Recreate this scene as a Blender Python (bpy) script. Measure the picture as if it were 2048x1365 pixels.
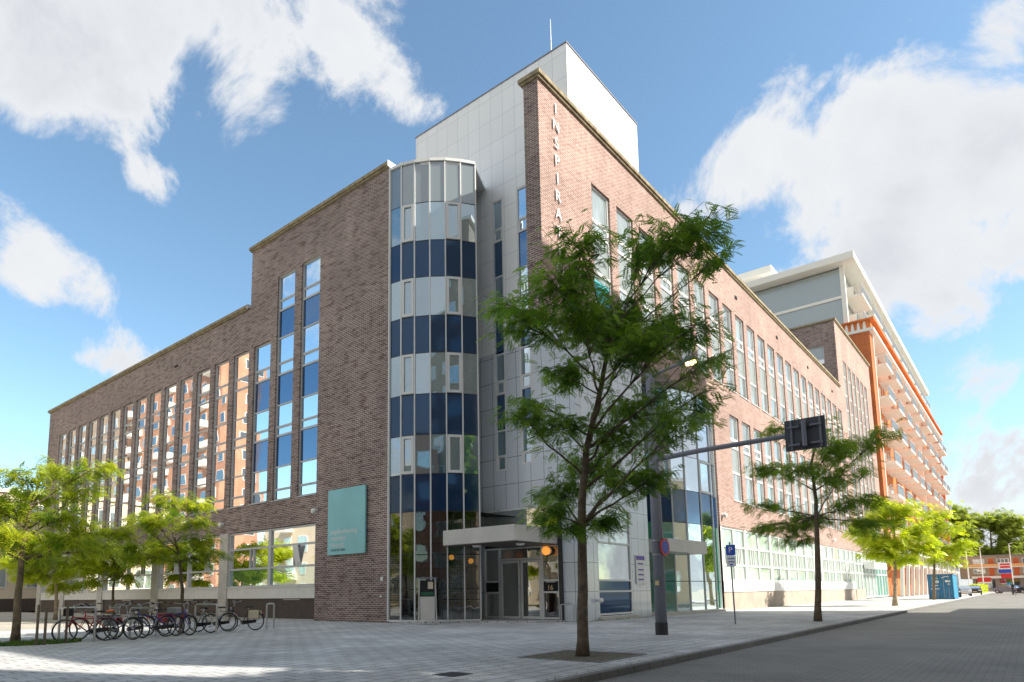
import bpy, math, random
import numpy as np
from mathutils import Vector, Matrix
for o in list(bpy.data.objects): bpy.data.objects.remove(o)
S = bpy.context.scene
COL = S.collection
PI = math.pi
R = math.radians

# ------------------------------------------------------------------ camera
F_PX, PX, PY, PITCH, ROLL, YAW, EYE = 1311.1, 959.9, 1018.4, 0.126736, -0.013273, 0.695009, 1.1
fw = Vector((math.cos(PITCH)*math.cos(YAW), math.cos(PITCH)*math.sin(YAW), math.sin(PITCH)))
r0 = Vector((math.sin(YAW), -math.cos(YAW), 0)); u0 = r0.cross(fw)
rt = r0*math.cos(ROLL)+u0*math.sin(ROLL); up = -r0*math.sin(ROLL)+u0*math.cos(ROLL)
cd = bpy.data.cameras.new('camera'); cam = bpy.data.objects.new('camera', cd); COL.objects.link(cam)
M = Matrix((rt, up, -fw)).transposed().to_4x4(); M.translation = Vector((0, 0, EYE))
cam.matrix_world = M
cd.sensor_width = 36; cd.lens = 36*F_PX/2048
cd.shift_x = (1024-PX)/2048; cd.shift_y = (PY-682.5)/2048
cd.clip_start = 0.1; cd.clip_end = 3000
S.camera = cam
S.render.resolution_x = 1024; S.render.resolution_y = 682

# ------------------------------------------------------------------ light
SUN_EL = R(40); sdir = Vector((math.cos(SUN_EL)*0.363, -math.cos(SUN_EL)*0.932, math.sin(SUN_EL)))
sl = bpy.data.lights.new('sun', 'SUN'); sl.energy = 2.9; sl.angle = R(0.5); sl.color = (1, 0.93, 0.82)
so = bpy.data.objects.new('sun', sl); COL.objects.link(so); so.location = (0, -60, 80)
so.rotation_euler = sdir.to_track_quat('Z', 'Y').to_euler()
S.view_settings.view_transform = 'Standard'; S.view_settings.look = 'None'
S.view_settings.exposure = 1.55; S.view_settings.gamma = 1.0

def pixdir(x, y):            # used for the directions of the clouds in the sky
    return (rt*((x-PX)/F_PX)-up*((y-PY)/F_PX)+fw).normalized()
W = bpy.data.worlds.new('World'); S.world = W; W.use_nodes = True
def world():
    nt = W.node_tree; N = nt.nodes; L = nt.links
    for n in list(N): N.remove(n)
    out = N.new('ShaderNodeOutputWorld'); bg = N.new('ShaderNodeBackground'); bg.inputs[1].default_value = 0.115
    sky = N.new('ShaderNodeTexSky'); sky.sky_type = 'NISHITA'; sky.sun_disc = False
    sky.sun_elevation = SUN_EL; sky.sun_rotation = math.atan2(sdir.x, sdir.y)
    sky.air_density = 1.0; sky.dust_density = 0.6; sky.ozone_density = 1.6
    tc = N.new('ShaderNodeTexCoord')
    prev = None
    blobs = [(60,60,190),(260,60,200),(480,50,200),(690,90,170),(800,165,110),(60,210,85),(190,70,170),(880,215,60),
             (1430,400,130),(1390,430,80),(1520,330,150),(1570,560,90),(1730,600,70),(1900,570,110),(1620,360,210),(1800,350,200),(1980,340,190),(1950,480,180),(1750,520,140),(1860,225,90),(2040,440,190),
             (2030,50,110),(60,530,95),(165,575,75),(30,430,60),(310,360,60),(185,720,55),(90,795,75),(270,725,80),(1300,300,20),
             (2000,940,180),(1960,1050,170),(1985,760,90),(2060,830,70),(30,20,160)]
    out_dirs = [((-.8,-.3,.5),.75),((-.9,.4,.25),.35),((-.4,-.8,.5),.8),((.5,-.8,.45),.65),((-.5,.8,.75),.3),((-.1,-.2,1),.5),((-.6,-.2,.8),.5),((.9,-.6,.6),.45)]  # unseen clouds outside the frame, widened to add fill light
    items = [(pixdir(x,y), pixdir(x,y).angle(pixdir(x+r,y))*.5+pixdir(x,y).angle(pixdir(x,y+r))*.5) for x,y,r in blobs]
    items += [(Vector(d).normalized(), a) for d, a in out_dirs]
    for d, a in items:
        dp = N.new('ShaderNodeVectorMath'); dp.operation = 'DOT_PRODUCT'
        L.new(tc.outputs['Generated'], dp.inputs[0]); dp.inputs[1].default_value = d
        a *= 1.32; wt = (.66 if a < .062 else .8 if a < .10 else .9 if a < .16 else 1); k = wt/(1-math.cos(a))
        m = N.new('ShaderNodeMath'); m.operation = 'MULTIPLY_ADD'; L.new(dp.outputs['Value'], m.inputs[0])
        m.inputs[1].default_value = k; m.inputs[2].default_value = -math.cos(a)*k-(1-wt)*.5
        if prev is None: prev = m
        else:
            x = N.new('ShaderNodeMath'); x.operation = 'SMOOTH_MAX'; x.inputs[2].default_value = .25
            L.new(prev.outputs[0], x.inputs[0]); L.new(m.outputs[0], x.inputs[1]); prev = x
    cl = N.new('ShaderNodeMath'); cl.operation = 'MAXIMUM'; cl.inputs[1].default_value = -.34; L.new(prev.outputs[0], cl.inputs[0])
    nz = N.new('ShaderNodeTexNoise'); nz.inputs['Scale'].default_value = 5.5; nz.inputs['Detail'].default_value = 10; nz.inputs['Roughness'].default_value = .63
    nz.inputs['Distortion'].default_value = .35
    L.new(tc.outputs['Generated'], nz.inputs['Vector'])
    s = N.new('ShaderNodeMath'); s.operation = 'MULTIPLY_ADD'; L.new(nz.outputs['Fac'], s.inputs[0]); s.inputs[1].default_value = 2.9; s.inputs[2].default_value = -1.78
    ad = N.new('ShaderNodeMath'); ad.operation = 'ADD'; L.new(s.outputs[0], ad.inputs[0]); L.new(cl.outputs[0], ad.inputs[1])
    mr = N.new('ShaderNodeMapRange'); mr.interpolation_type = 'SMOOTHSTEP'; L.new(ad.outputs[0], mr.inputs[0])
    mr.inputs[1].default_value = 0.0; mr.inputs[2].default_value = .40
    # grey body against bright rims
    n2 = N.new('ShaderNodeTexNoise'); n2.inputs['Scale'].default_value = 3.2; n2.inputs['Detail'].default_value = 6; L.new(tc.outputs['Generated'], n2.inputs['Vector'])
    g = N.new('ShaderNodeMapRange'); L.new(ad.outputs[0], g.inputs[0]); g.inputs[1].default_value = .2; g.inputs[2].default_value = .9
    g2 = N.new('ShaderNodeMath'); g2.operation = 'MULTIPLY'; L.new(g.outputs[0], g2.inputs[0])
    g3 = N.new('ShaderNodeMapRange'); L.new(n2.outputs['Fac'], g3.inputs[0]); g3.inputs[1].default_value = .35; g3.inputs[2].default_value = .65
    L.new(g3.outputs[0], g2.inputs[1])
    cm = N.new('ShaderNodeMixRGB'); L.new(g2.outputs[0], cm.inputs[0]); cm.inputs[1].default_value = (2.6, 2.66, 2.74, 1); cm.inputs[2].default_value = (1.6, 1.7, 1.92, 1)
    mx = N.new('ShaderNodeMixRGB'); L.new(mr.outputs[0], mx.inputs[0]); tn = N.new('ShaderNodeVectorMath'); tn.operation = 'MULTIPLY'; L.new(sky.outputs[0], tn.inputs[0]); tn.inputs[1].default_value = (.67, .75, .705); L.new(tn.outputs[0], mx.inputs[1]); L.new(cm.outputs[0], mx.inputs[2])
    L.new(mx.outputs[0], bg.inputs[0]); L.new(bg.outputs[0], out.inputs[0])
world()

# ------------------------------------------------------------------ materials
MATS = {}
def nodes(name):
    m = bpy.data.materials.new(name); m.use_nodes = True
    nt = m.node_tree; b = nt.nodes['Principled BSDF']; MATS[name] = m
    return m, nt, nt.nodes, nt.links, b
def plain(name, col, rough=.6, metal=0, spec=.5, noise=.0, nscale=3, bump=0, bscale=40, coat=0, emit=None, estr=0):
    m, nt, N, L, b = nodes(name)
    b.inputs['Base Color'].default_value = (*col, 1); b.inputs['Roughness'].default_value = rough
    b.inputs['Metallic'].default_value = metal; b.inputs['Specular IOR Level'].default_value = spec; b.inputs['Coat Weight'].default_value = coat
    geo = N.new('ShaderNodeNewGeometry')
    if noise:
        nz = N.new('ShaderNodeTexNoise'); nz.inputs['Scale'].default_value = nscale; nz.inputs['Detail'].default_value = 6; L.new(geo.outputs['Position'], nz.inputs['Vector'])
        r = N.new('ShaderNodeMapRange'); L.new(nz.outputs['Fac'], r.inputs[0]); r.inputs[1].default_value = .3; r.inputs[2].default_value = .7
        r.inputs[3].default_value = 1-noise; r.inputs[4].default_value = 1+noise
        mm = N.new('ShaderNodeVectorMath'); mm.operation = 'SCALE'; mm.inputs[0].default_value = col; L.new(r.outputs[0], mm.inputs['Scale']); L.new(mm.outputs[0], b.inputs['Base Color'])
    if bump:
        nz = N.new('ShaderNodeTexNoise'); nz.inputs['Scale'].default_value = bscale; nz.inputs['Detail'].default_value = 4; L.new(geo.outputs['Position'], nz.inputs['Vector'])
        bp = N.new('ShaderNodeBump'); bp.inputs['Strength'].default_value = bump; bp.inputs['Distance'].default_value = .02; L.new(nz.outputs['Fac'], bp.inputs['Height']); L.new(bp.outputs[0], b.inputs['Normal'])
    if emit: b.inputs['Emission Color'].default_value = (*emit, 1); b.inputs['Emission Strength'].default_value = estr
    return m
def wallvec(N, L):
    geo = N.new('ShaderNodeNewGeometry'); sp = N.new('ShaderNodeSeparateXYZ'); L.new(geo.outputs['Position'], sp.inputs[0])
    a = N.new('ShaderNodeMath'); L.new(sp.outputs[0], a.inputs[0]); L.new(sp.outputs[1], a.inputs[1])
    c = N.new('ShaderNodeCombineXYZ'); L.new(a.outputs[0], c.inputs[0]); L.new(sp.outputs[2], c.inputs[1])
    return geo, c
def brick(name, c1, c2, mortar, bw=.21, bh=.065, ms=.012, patch=.35, pcol=(.4,.35,.33), rough=.85):
    m, nt, N, L, b = nodes(name); geo, v = wallvec(N, L)
    t = N.new('ShaderNodeTexBrick'); L.new(v.outputs[0], t.inputs['Vector']); t.inputs['Scale'].default_value = 1
    t.inputs['Brick Width'].default_value = bw; t.inputs['Row Height'].default_value = bh; t.inputs['Mortar Size'].default_value = ms; t.inputs['Mortar Smooth'].default_value = .1
    t.inputs['Bias'].default_value = -.1
    t.inputs['Color1'].default_value = (*c1, 1); t.inputs['Color2'].default_value = (*c2, 1); t.inputs['Mortar'].default_value = (*mortar, 1)
    # dark over-fired bricks in streaks, and broad weathering
    mp = N.new('ShaderNodeMapping'); mp.inputs['Scale'].default_value = (1.1, 4.2, 1); L.new(v.outputs[0], mp.inputs[0])
    n1 = N.new('ShaderNodeTexNoise'); n1.inputs['Scale'].default_value = 1.6; n1.inputs['Detail'].default_value = 8; n1.inputs['Roughness'].default_value = .7; L.new(mp.outputs[0], n1.inputs['Vector'])
    r1 = N.new('ShaderNodeMapRange'); L.new(n1.outputs['Fac'], r1.inputs[0]); r1.inputs[1].default_value = .50; r1.inputs[2].default_value = .60; r1.inputs[4].default_value = patch
    mx = N.new('ShaderNodeMixRGB'); mx.blend_type = 'MULTIPLY'; L.new(r1.outputs[0], mx.inputs[0]); L.new(t.outputs[0], mx.inputs[1]); mx.inputs[2].default_value = (*pcol, 1)
    n2 = N.new('ShaderNodeTexNoise'); n2.inputs['Scale'].default_value = .35; n2.inputs['Detail'].default_value = 5; L.new(v.outputs[0], n2.inputs['Vector'])
    r2 = N.new('ShaderNodeMapRange'); L.new(n2.outputs['Fac'], r2.inputs[0]); r2.inputs[1].default_value = .3; r2.inputs[2].default_value = .7; r2.inputs[3].default_value = .84; r2.inputs[4].default_value = 1.16
    mq = N.new('ShaderNodeMapping'); mq.inputs['Scale'].default_value = (1.6, .12, 1); L.new(v.outputs[0], mq.inputs[0])
    n4 = N.new('ShaderNodeTexNoise'); n4.inputs['Scale'].default_value = 1.3; n4.inputs['Detail'].default_value = 7; L.new(mq.outputs[0], n4.inputs['Vector'])
    r4 = N.new('ShaderNodeMapRange'); L.new(n4.outputs['Fac'], r4.inputs[0]); r4.inputs[1].default_value = .35; r4.inputs[2].default_value = .65; r4.inputs[3].default_value = .91; r4.inputs[4].default_value = 1.06
    m4 = N.new('ShaderNodeMath'); m4.operation = 'MULTIPLY'; L.new(r2.outputs[0], m4.inputs[0]); L.new(r4.outputs[0], m4.inputs[1])
    sc = N.new('ShaderNodeVectorMath'); sc.operation = 'SCALE'; L.new(mx.outputs[0], sc.inputs[0]); L.new(m4.outputs[0], sc.inputs['Scale']); L.new(sc.outputs[0], b.inputs['Base Color'])
    bp = N.new('ShaderNodeBump'); bp.inputs['Strength'].default_value = .6; bp.inputs['Distance'].default_value = .01; L.new(t.outputs['Fac'], bp.inputs['Height']); bp.invert = True; L.new(bp.outputs[0], b.inputs['Normal'])
    b.inputs['Roughness'].default_value = rough
    return m
def panels(name, col, joint, pw, ph, js=.012, rough=.35, vary=.06, off=0, speck=.1, coat=0):
    m, nt, N, L, b = nodes(name); geo, v = wallvec(N, L)
    t = N.new('ShaderNodeTexBrick'); L.new(v.outputs[0], t.inputs['Vector']); t.inputs['Scale'].default_value = 1; t.offset = off
    t.inputs['Brick Width'].default_value = pw; t.inputs['Row Height'].default_value = ph; t.inputs['Mortar Size'].default_value = js; t.inputs['Mortar Smooth'].default_value = 0
    t.inputs['Color1'].default_value = (*[c*(1-vary) for c in col], 1); t.inputs['Color2'].default_value = (*[min(1, c*(1+vary)) for c in col], 1); t.inputs['Mortar'].default_value = (*joint, 1)
    n2 = N.new('ShaderNodeTexNoise'); n2.inputs['Scale'].default_value = 30; n2.inputs['Detail'].default_value = 4; L.new(v.outputs[0], n2.inputs['Vector'])
    r2 = N.new('ShaderNodeMapRange'); L.new(n2.outputs['Fac'], r2.inputs[0]); r2.inputs[1].default_value = .3; r2.inputs[2].default_value = .7; r2.inputs[3].default_value = 1-speck; r2.inputs[4].default_value = 1+speck
    sc = N.new('ShaderNodeVectorMath'); sc.operation = 'SCALE'; L.new(t.outputs[0], sc.inputs[0]); L.new(r2.outputs[0], sc.inputs['Scale']); L.new(sc.outputs[0], b.inputs['Base Color'])
    b.inputs['Roughness'].default_value = rough; b.inputs['Coat Weight'].default_value = coat
    return m
def glass(name, base, mirror=.35, rough=.015, wave=.02, wscale=.9, tint=(.85,.92,1.0), var=0, grad=False):
    """coated facade glass: a dim or curtained room behind, a mirror-like face in front"""
    m, nt, N, L, b = nodes(name); N.remove(b); out = N['Material Output']
    geo = N.new('ShaderNodeNewGeometry')
    df = N.new('ShaderNodeBsdfDiffuse'); df.inputs[0].default_value = (*base, 1)
    if var:
        v = N.new('ShaderNodeVectorMath'); v.operation = 'MULTIPLY'; v.inputs[1].default_value = (1.4, 1.4, .3); L.new(geo.outputs['Position'], v.inputs[0])
        n3 = N.new('ShaderNodeTexNoise'); n3.inputs['Scale'].default_value = 1.5; n3.inputs['Detail'].default_value = 2; L.new(v.outputs[0], n3.inputs['Vector'])
        r = N.new('ShaderNodeMapRange'); L.new(n3.outputs['Fac'], r.inputs[0]); r.inputs[1].default_value = .35; r.inputs[2].default_value = .65; r.inputs[3].default_value = 1-var; r.inputs[4].default_value = 1+var
        sc = N.new('ShaderNodeVectorMath'); sc.operation = 'SCALE'; sc.inputs[0].default_value = base; L.new(r.outputs[0], sc.inputs['Scale']); L.new(sc.outputs[0], df.inputs[0])
    gl = N.new('ShaderNodeBsdfGlossy'); gl.inputs['Color'].default_value = (*tint, 1); gl.inputs['Roughness'].default_value = rough
    lw = N.new('ShaderNodeLayerWeight'); lw.inputs[0].default_value = .35
    mr = N.new('ShaderNodeMapRange'); L.new(lw.outputs['Fresnel'], mr.inputs[0]); mr.inputs[3].default_value = mirror; mr.inputs[4].default_value = min(1, mirror+(.55 if mirror > .16 else .25))
    mx = N.new('ShaderNodeMixShader'); L.new(mr.outputs[0], mx.inputs[0]); L.new(df.outputs[0], mx.inputs[1]); L.new(gl.outputs[0], mx.inputs[2]); L.new(mx.outputs[0], out.inputs[0])
    nz = N.new('ShaderNodeTexNoise'); nz.inputs['Scale'].default_value = wscale; nz.inputs['Detail'].default_value = 1; L.new(geo.outputs['Position'], nz.inputs['Vector'])
    bp = N.new('ShaderNodeBump'); bp.inputs['Strength'].default_value = 1; bp.inputs['Distance'].default_value = wave; L.new(nz.outputs['Fac'], bp.inputs['Height']); L.new(bp.outputs[0], gl.inputs['Normal'])
    return m
def clear_glass(name, tint=(.5,.62,.6), mirror=.16):
    m, nt, N, L, b = nodes(name); N.remove(b); out = N['Material Output']
    tr = N.new('ShaderNodeBsdfTransparent'); tr.inputs[0].default_value = (*tint, 1)
    gl = N.new('ShaderNodeBsdfGlossy'); gl.inputs['Roughness'].default_value = .01
    lw = N.new('ShaderNodeLayerWeight'); lw.inputs[0].default_value = .4
    mr = N.new('ShaderNodeMapRange'); L.new(lw.outputs['Fresnel'], mr.inputs[0]); mr.inputs[3].default_value = mirror; mr.inputs[4].default_value = .9
    mx = N.new('ShaderNodeMixShader'); L.new(mr.outputs[0], mx.inputs[0]); L.new(tr.outputs[0], mx.inputs[1]); L.new(gl.outputs[0], mx.inputs[2]); L.new(mx.outputs[0], out.inputs[0])
    geo = N.new('ShaderNodeNewGeometry'); nz = N.new('ShaderNodeTexNoise'); nz.inputs['Scale'].default_value = 1.2; L.new(geo.outputs['Position'], nz.inputs['Vector'])
    bp = N.new('ShaderNodeBump'); bp.inputs['Distance'].default_value = .004; L.new(nz.outputs['Fac'], bp.inputs['Height']); L.new(bp.outputs[0], gl.inputs['Normal'])
    return m
def leaf(name, c1, c2, trans=.55):
    m, nt, N, L, b = nodes(name); N.remove(b); out = N['Material Output']
    geo = N.new('ShaderNodeNewGeometry'); nz = N.new('ShaderNodeTexNoise'); nz.inputs['Scale'].default_value = 2.2; nz.inputs['Detail'].default_value = 5; L.new(geo.outputs['Position'], nz.inputs['Vector'])
    r = N.new('ShaderNodeMapRange'); L.new(nz.outputs['Fac'], r.inputs[0]); r.inputs[1].default_value = .35; r.inputs[2].default_value = .65
    mx = N.new('ShaderNodeMixRGB'); L.new(r.outputs[0], mx.inputs[0]); mx.inputs[1].default_value = (*c1, 1); mx.inputs[2].default_value = (*c2, 1)
    d = N.new('ShaderNodeBsdfDiffuse'); t = N.new('ShaderNodeBsdfTranslucent'); L.new(mx.outputs[0], d.inputs[0])
    br = N.new('ShaderNodeVectorMath'); br.operation = 'MULTIPLY'; L.new(mx.outputs[0], br.inputs[0]); br.inputs[1].default_value = (1.5, 1.5, .7); L.new(br.outputs[0], t.inputs[0])
    s = N.new('ShaderNodeMixShader'); s.inputs[0].default_value = trans; L.new(d.outputs[0], s.inputs[1]); L.new(t.outputs[0], s.inputs[2])
    g = N.new('ShaderNodeBsdfGlossy'); g.inputs['Roughness'].default_value = .45; s2 = N.new('ShaderNodeMixShader'); s2.inputs[0].default_value = .05
    L.new(s.outputs[0], s2.inputs[1]); L.new(g.outputs[0], s2.inputs[2]); L.new(s2.outputs[0], out.inputs[0])
    return m
def paving(name, c1, c2, joint, w, h, js, rot=0, noise=.2, bump=.5, rough=.8, off=.5):
    m, nt, N, L, b = nodes(name); geo = N.new('ShaderNodeNewGeometry')
    mp = N.new('ShaderNodeMapping'); mp.inputs['Rotation'].default_value = (0, 0, rot); L.new(geo.outputs['Position'], mp.inputs[0])
    t = N.new('ShaderNodeTexBrick'); L.new(mp.outputs[0], t.inputs['Vector']); t.inputs['Scale'].default_value = 1; t.offset = off
    t.inputs['Brick Width'].default_value = w; t.inputs['Row Height'].default_value = h; t.inputs['Mortar Size'].default_value = js; t.inputs['Mortar Smooth'].default_value = .2
    t.inputs['Color1'].default_value = (*c1, 1); t.inputs['Color2'].default_value = (*c2, 1); t.inputs['Mortar'].default_value = (*joint, 1)
    n2 = N.new('ShaderNodeTexNoise'); n2.inputs['Scale'].default_value = .5; n2.inputs['Detail'].default_value = 9; n2.inputs['Roughness'].default_value = .65; L.new(geo.outputs['Position'], n2.inputs['Vector'])
    r2 = N.new('ShaderNodeMapRange'); L.new(n2.outputs['Fac'], r2.inputs[0]); r2.inputs[1].default_value = .3; r2.inputs[2].default_value = .7; r2.inputs[3].default_value = 1-noise; r2.inputs[4].default_value = 1+noise
    n3 = N.new('ShaderNodeTexNoise'); n3.inputs['Scale'].default_value = 60; n3.inputs['Detail'].default_value = 3; L.new(geo.outputs['Position'], n3.inputs['Vector'])
    r3 = N.new('ShaderNodeMapRange'); L.new(n3.outputs['Fac'], r3.inputs[0]); r3.inputs[1].default_value = .3; r3.inputs[2].default_value = .7; r3.inputs[3].default_value = .8; r3.inputs[4].default_value = 1.2
    mu = N.new('ShaderNodeMath'); mu.operation = 'MULTIPLY'; L.new(r2.outputs[0], mu.inputs[0]); L.new(r3.outputs[0], mu.inputs[1])
    sc = N.new('ShaderNodeVectorMath'); sc.operation = 'SCALE'; L.new(t.outputs[0], sc.inputs[0]); L.new(mu.outputs[0], sc.inputs['Scale']); L.new(sc.outputs[0], b.inputs['Base Color'])
    bp = N.new('ShaderNodeBump'); bp.inputs['Strength'].default_value = bump; bp.inputs['Distance'].default_value = .01; bp.invert = True; L.new(t.outputs['Fac'], bp.inputs['Height']); L.new(bp.outputs[0], b.inputs['Normal'])
    b.inputs['Roughness'].default_value = rough
    return m
brick('brick', (.145,.080,.068), (.27,.172,.148), (.46,.41,.375), .25, .082, .016, patch=.75, pcol=(.36,.26,.28))  # shade of the unlit faces is put into this darker brick colour
brick('brick_sunlit', (.26,.125,.10), (.37,.215,.178), (.52,.43,.38), .25, .082, .017, patch=.6, pcol=(.62,.48,.46))  # sunlit copy of the same brick, the sun put into its colour
brick('plinth_brick', (.085,.06,.05), (.12,.085,.07), (.05,.035,.03), .055, 2.0, .012, patch=.3, rough=.6)
panels('white_panel', (.88,.89,.89), (.58,.59,.60), .65, 1.08, .009, rough=.3, vary=.03, speck=.03, coat=.3)
panels('granite', (.62,.67,.73), (.14,.14,.16), .62, 1.08, .010, rough=.22, vary=.05, speck=.22, coat=.5)
panels('white_cladding', (.80,.81,.81), (.7,.71,.71), 3.1, 8, .01, rough=.4, vary=.01, speck=.02)
plain('coping', (.30,.25,.16), .9, noise=.35, nscale=4, bump=.5)
plain('white_frame', (.72,.73,.72), .4)
plain('grey_frame', (.50,.51,.52), .35)
plain('dark_frame', (.02,.02,.022), .4)
plain('dark_gap', (.012,.012,.014), .8)
plain('concrete', (.52,.49,.44), .8, noise=.12, nscale=2.5, bump=.2)
plain('sill_white', (.72,.70,.66), .5, noise=.05)
plain('base_stone', (.42,.35,.29), .8, noise=.15, nscale=1.2, bump=.2)
plain('roof_felt', (.1,.1,.1), .9)
glass('glass_sky', (.09,.16,.19), .40, wave=.004, wscale=.8, tint=(.74,.86,.94))
glass('glass_left', (.05,.06,.07), .70, wave=.002, wscale=.75, tint=(.97,.97,.97))
glass('glass_mint', (.36,.46,.40), .18, wave=.005, tint=(.95,1,1), var=.25)
glass('glass_teal', (.05,.30,.19), .26, wave=.006, wscale=.8, tint=(.85,.97,1))
glass('spandrel_blue', (.012,.032,.085), .07, rough=.05, wave=.003, tint=(.5,.72,1))
glass('spandrel_grey', (.20,.235,.24), .18, rough=.12, wave=.002)
glass('spandrel_pale', (.30,.34,.33), .16, rough=.15, wave=.002)
glass('glass_light', (.26,.32,.33), .36, wave=.005, tint=(.95,1,1), var=.4)
glass('car_glass', (.02,.025,.03), .3, wave=.0)
clear_glass('lobby_glass')
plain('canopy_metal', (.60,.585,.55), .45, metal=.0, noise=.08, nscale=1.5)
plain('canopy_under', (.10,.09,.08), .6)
plain('steel', (.55,.55,.56), .3, metal=.8)
plain('pole_grey', (.22,.225,.27), .45, noise=.08)
plain('pole_dark', (.03,.03,.035), .5)
plain('white_paint', (.80,.80,.80), .4)
plain('letter_metal', (.82,.82,.82), .4)
plain('sign_teal', (.24,.56,.60), .35, noise=.06, nscale=1)
plain('lamp_globe', (.85,.84,.8), .3)
plain('lamp_orange', (.9,.45,.1), .4, emit=(1,.36,.06), estr=.3)
plain('lamp_warm', (.9,.7,.3), .4, emit=(1,.75,.25), estr=4)
plain('bark', (.16,.125,.085), .95, noise=.35, nscale=9, bump=1, bscale=30)
plain('bark_light', (.36,.29,.2), .95, noise=.35, nscale=7, bump=1, bscale=30)
leaf('leaf_dark', (.07,.18,.022), (.28,.42,.05), .5)
leaf('leaf_mid', (.12,.24,.02), (.28,.40,.04), .55)
leaf('leaf_sunlit', (.32,.42,.02), (.52,.56,.04), .6)  # lighter yellow base colour holds the sun shining through the leaves
leaf('leaf_part_sunlit', (.14,.25,.02), (.52,.55,.04), .6)  # dark green to yellow mix stands in for shaded and sunlit leaves
leaf('leaf_olive', (.24,.32,.06), (.40,.45,.10), .5)
leaf('leaf_grass', (.06,.14,.02), (.13,.22,.03), .3)
plain('soil', (.16,.14,.10), .95, noise=.4, nscale=10, bump=1)
plain('tyre', (.02,.02,.022), .8)
plain('rubber', (.015,.015,.017), .7)
plain('red', (.45,.02,.03), .35); plain('blue', (.03,.05,.25), .35); plain('sign_blue', (.02,.08,.5), .4); plain('sign_red', (.65,.03,.03), .4)
plain('black_paint', (.02,.02,.022), .3); plain('silver_paint', (.45,.46,.48), .3, metal=.5); plain('bike_white', (.7,.7,.68), .35)
plain('green_paint', (.03,.12,.07), .4); plain('orange_paint', (.8,.2,.03), .4); plain('tan_leather', (.3,.16,.07), .6); plain('grey_fabric', (.3,.31,.33), .8)
plain('container_blue', (.03,.17,.36), .45, noise=.15, nscale=2)
plain('container_side', (.10,.42,.62), .5, noise=.1)
brick('orange_brick', (.62,.155,.03), (.72,.21,.045), (.6,.22,.08), .2, .07, .01, patch=.15)
brick('orange_dark', (.60,.17,.05), (.68,.22,.06), (.4,.12,.06), .2, .07, .01, patch=.3)
brick('salmon_brick', (.48,.22,.14), (.56,.29,.19), (.5,.3,.2), .2, .07, .01, patch=.1)
brick('tan_brick', (.40,.29,.2), (.48,.36,.25), (.45,.38,.3), .2, .07, .01, patch=.3)
plain('cream', (.66,.57,.43), .8, noise=.06, nscale=.8)
plain('cream_white', (.78,.76,.70), .6)
plain('orange_door', (.6,.12,.03), .5)
plain('skin', (.5,.32,.24), .6); plain('cloth_dark', (.03,.03,.04), .9)
plain('purple', (.12,.07,.45), .5)
plain('gold', (.7,.55,.25), .4)
plain('banner_cyan', (.02,.55,.65), .5)
plain('orange_panel', (.8,.42,.15), .5)
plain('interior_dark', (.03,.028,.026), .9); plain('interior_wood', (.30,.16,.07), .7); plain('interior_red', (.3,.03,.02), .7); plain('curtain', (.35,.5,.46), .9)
paving('paving', (.47,.475,.475), (.57,.575,.57), (.14,.14,.14), .40, .30, .012, noise=.30, bump=.4)
paving('paving_plaza', (.42,.39,.33), (.52,.48,.40), (.2,.18,.15), .3, .3, .012, noise=.2)
paving('road_pavers', (.215,.212,.20), (.25,.245,.232), (.165,.16,.15), .2, .1, .010, rot=PI/2, noise=.22, bump=.7)
paving('kerb_stone', (.16,.158,.15), (.20,.195,.19), (.08,.08,.08), 1.0, 1.0, .01, noise=.15)

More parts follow.
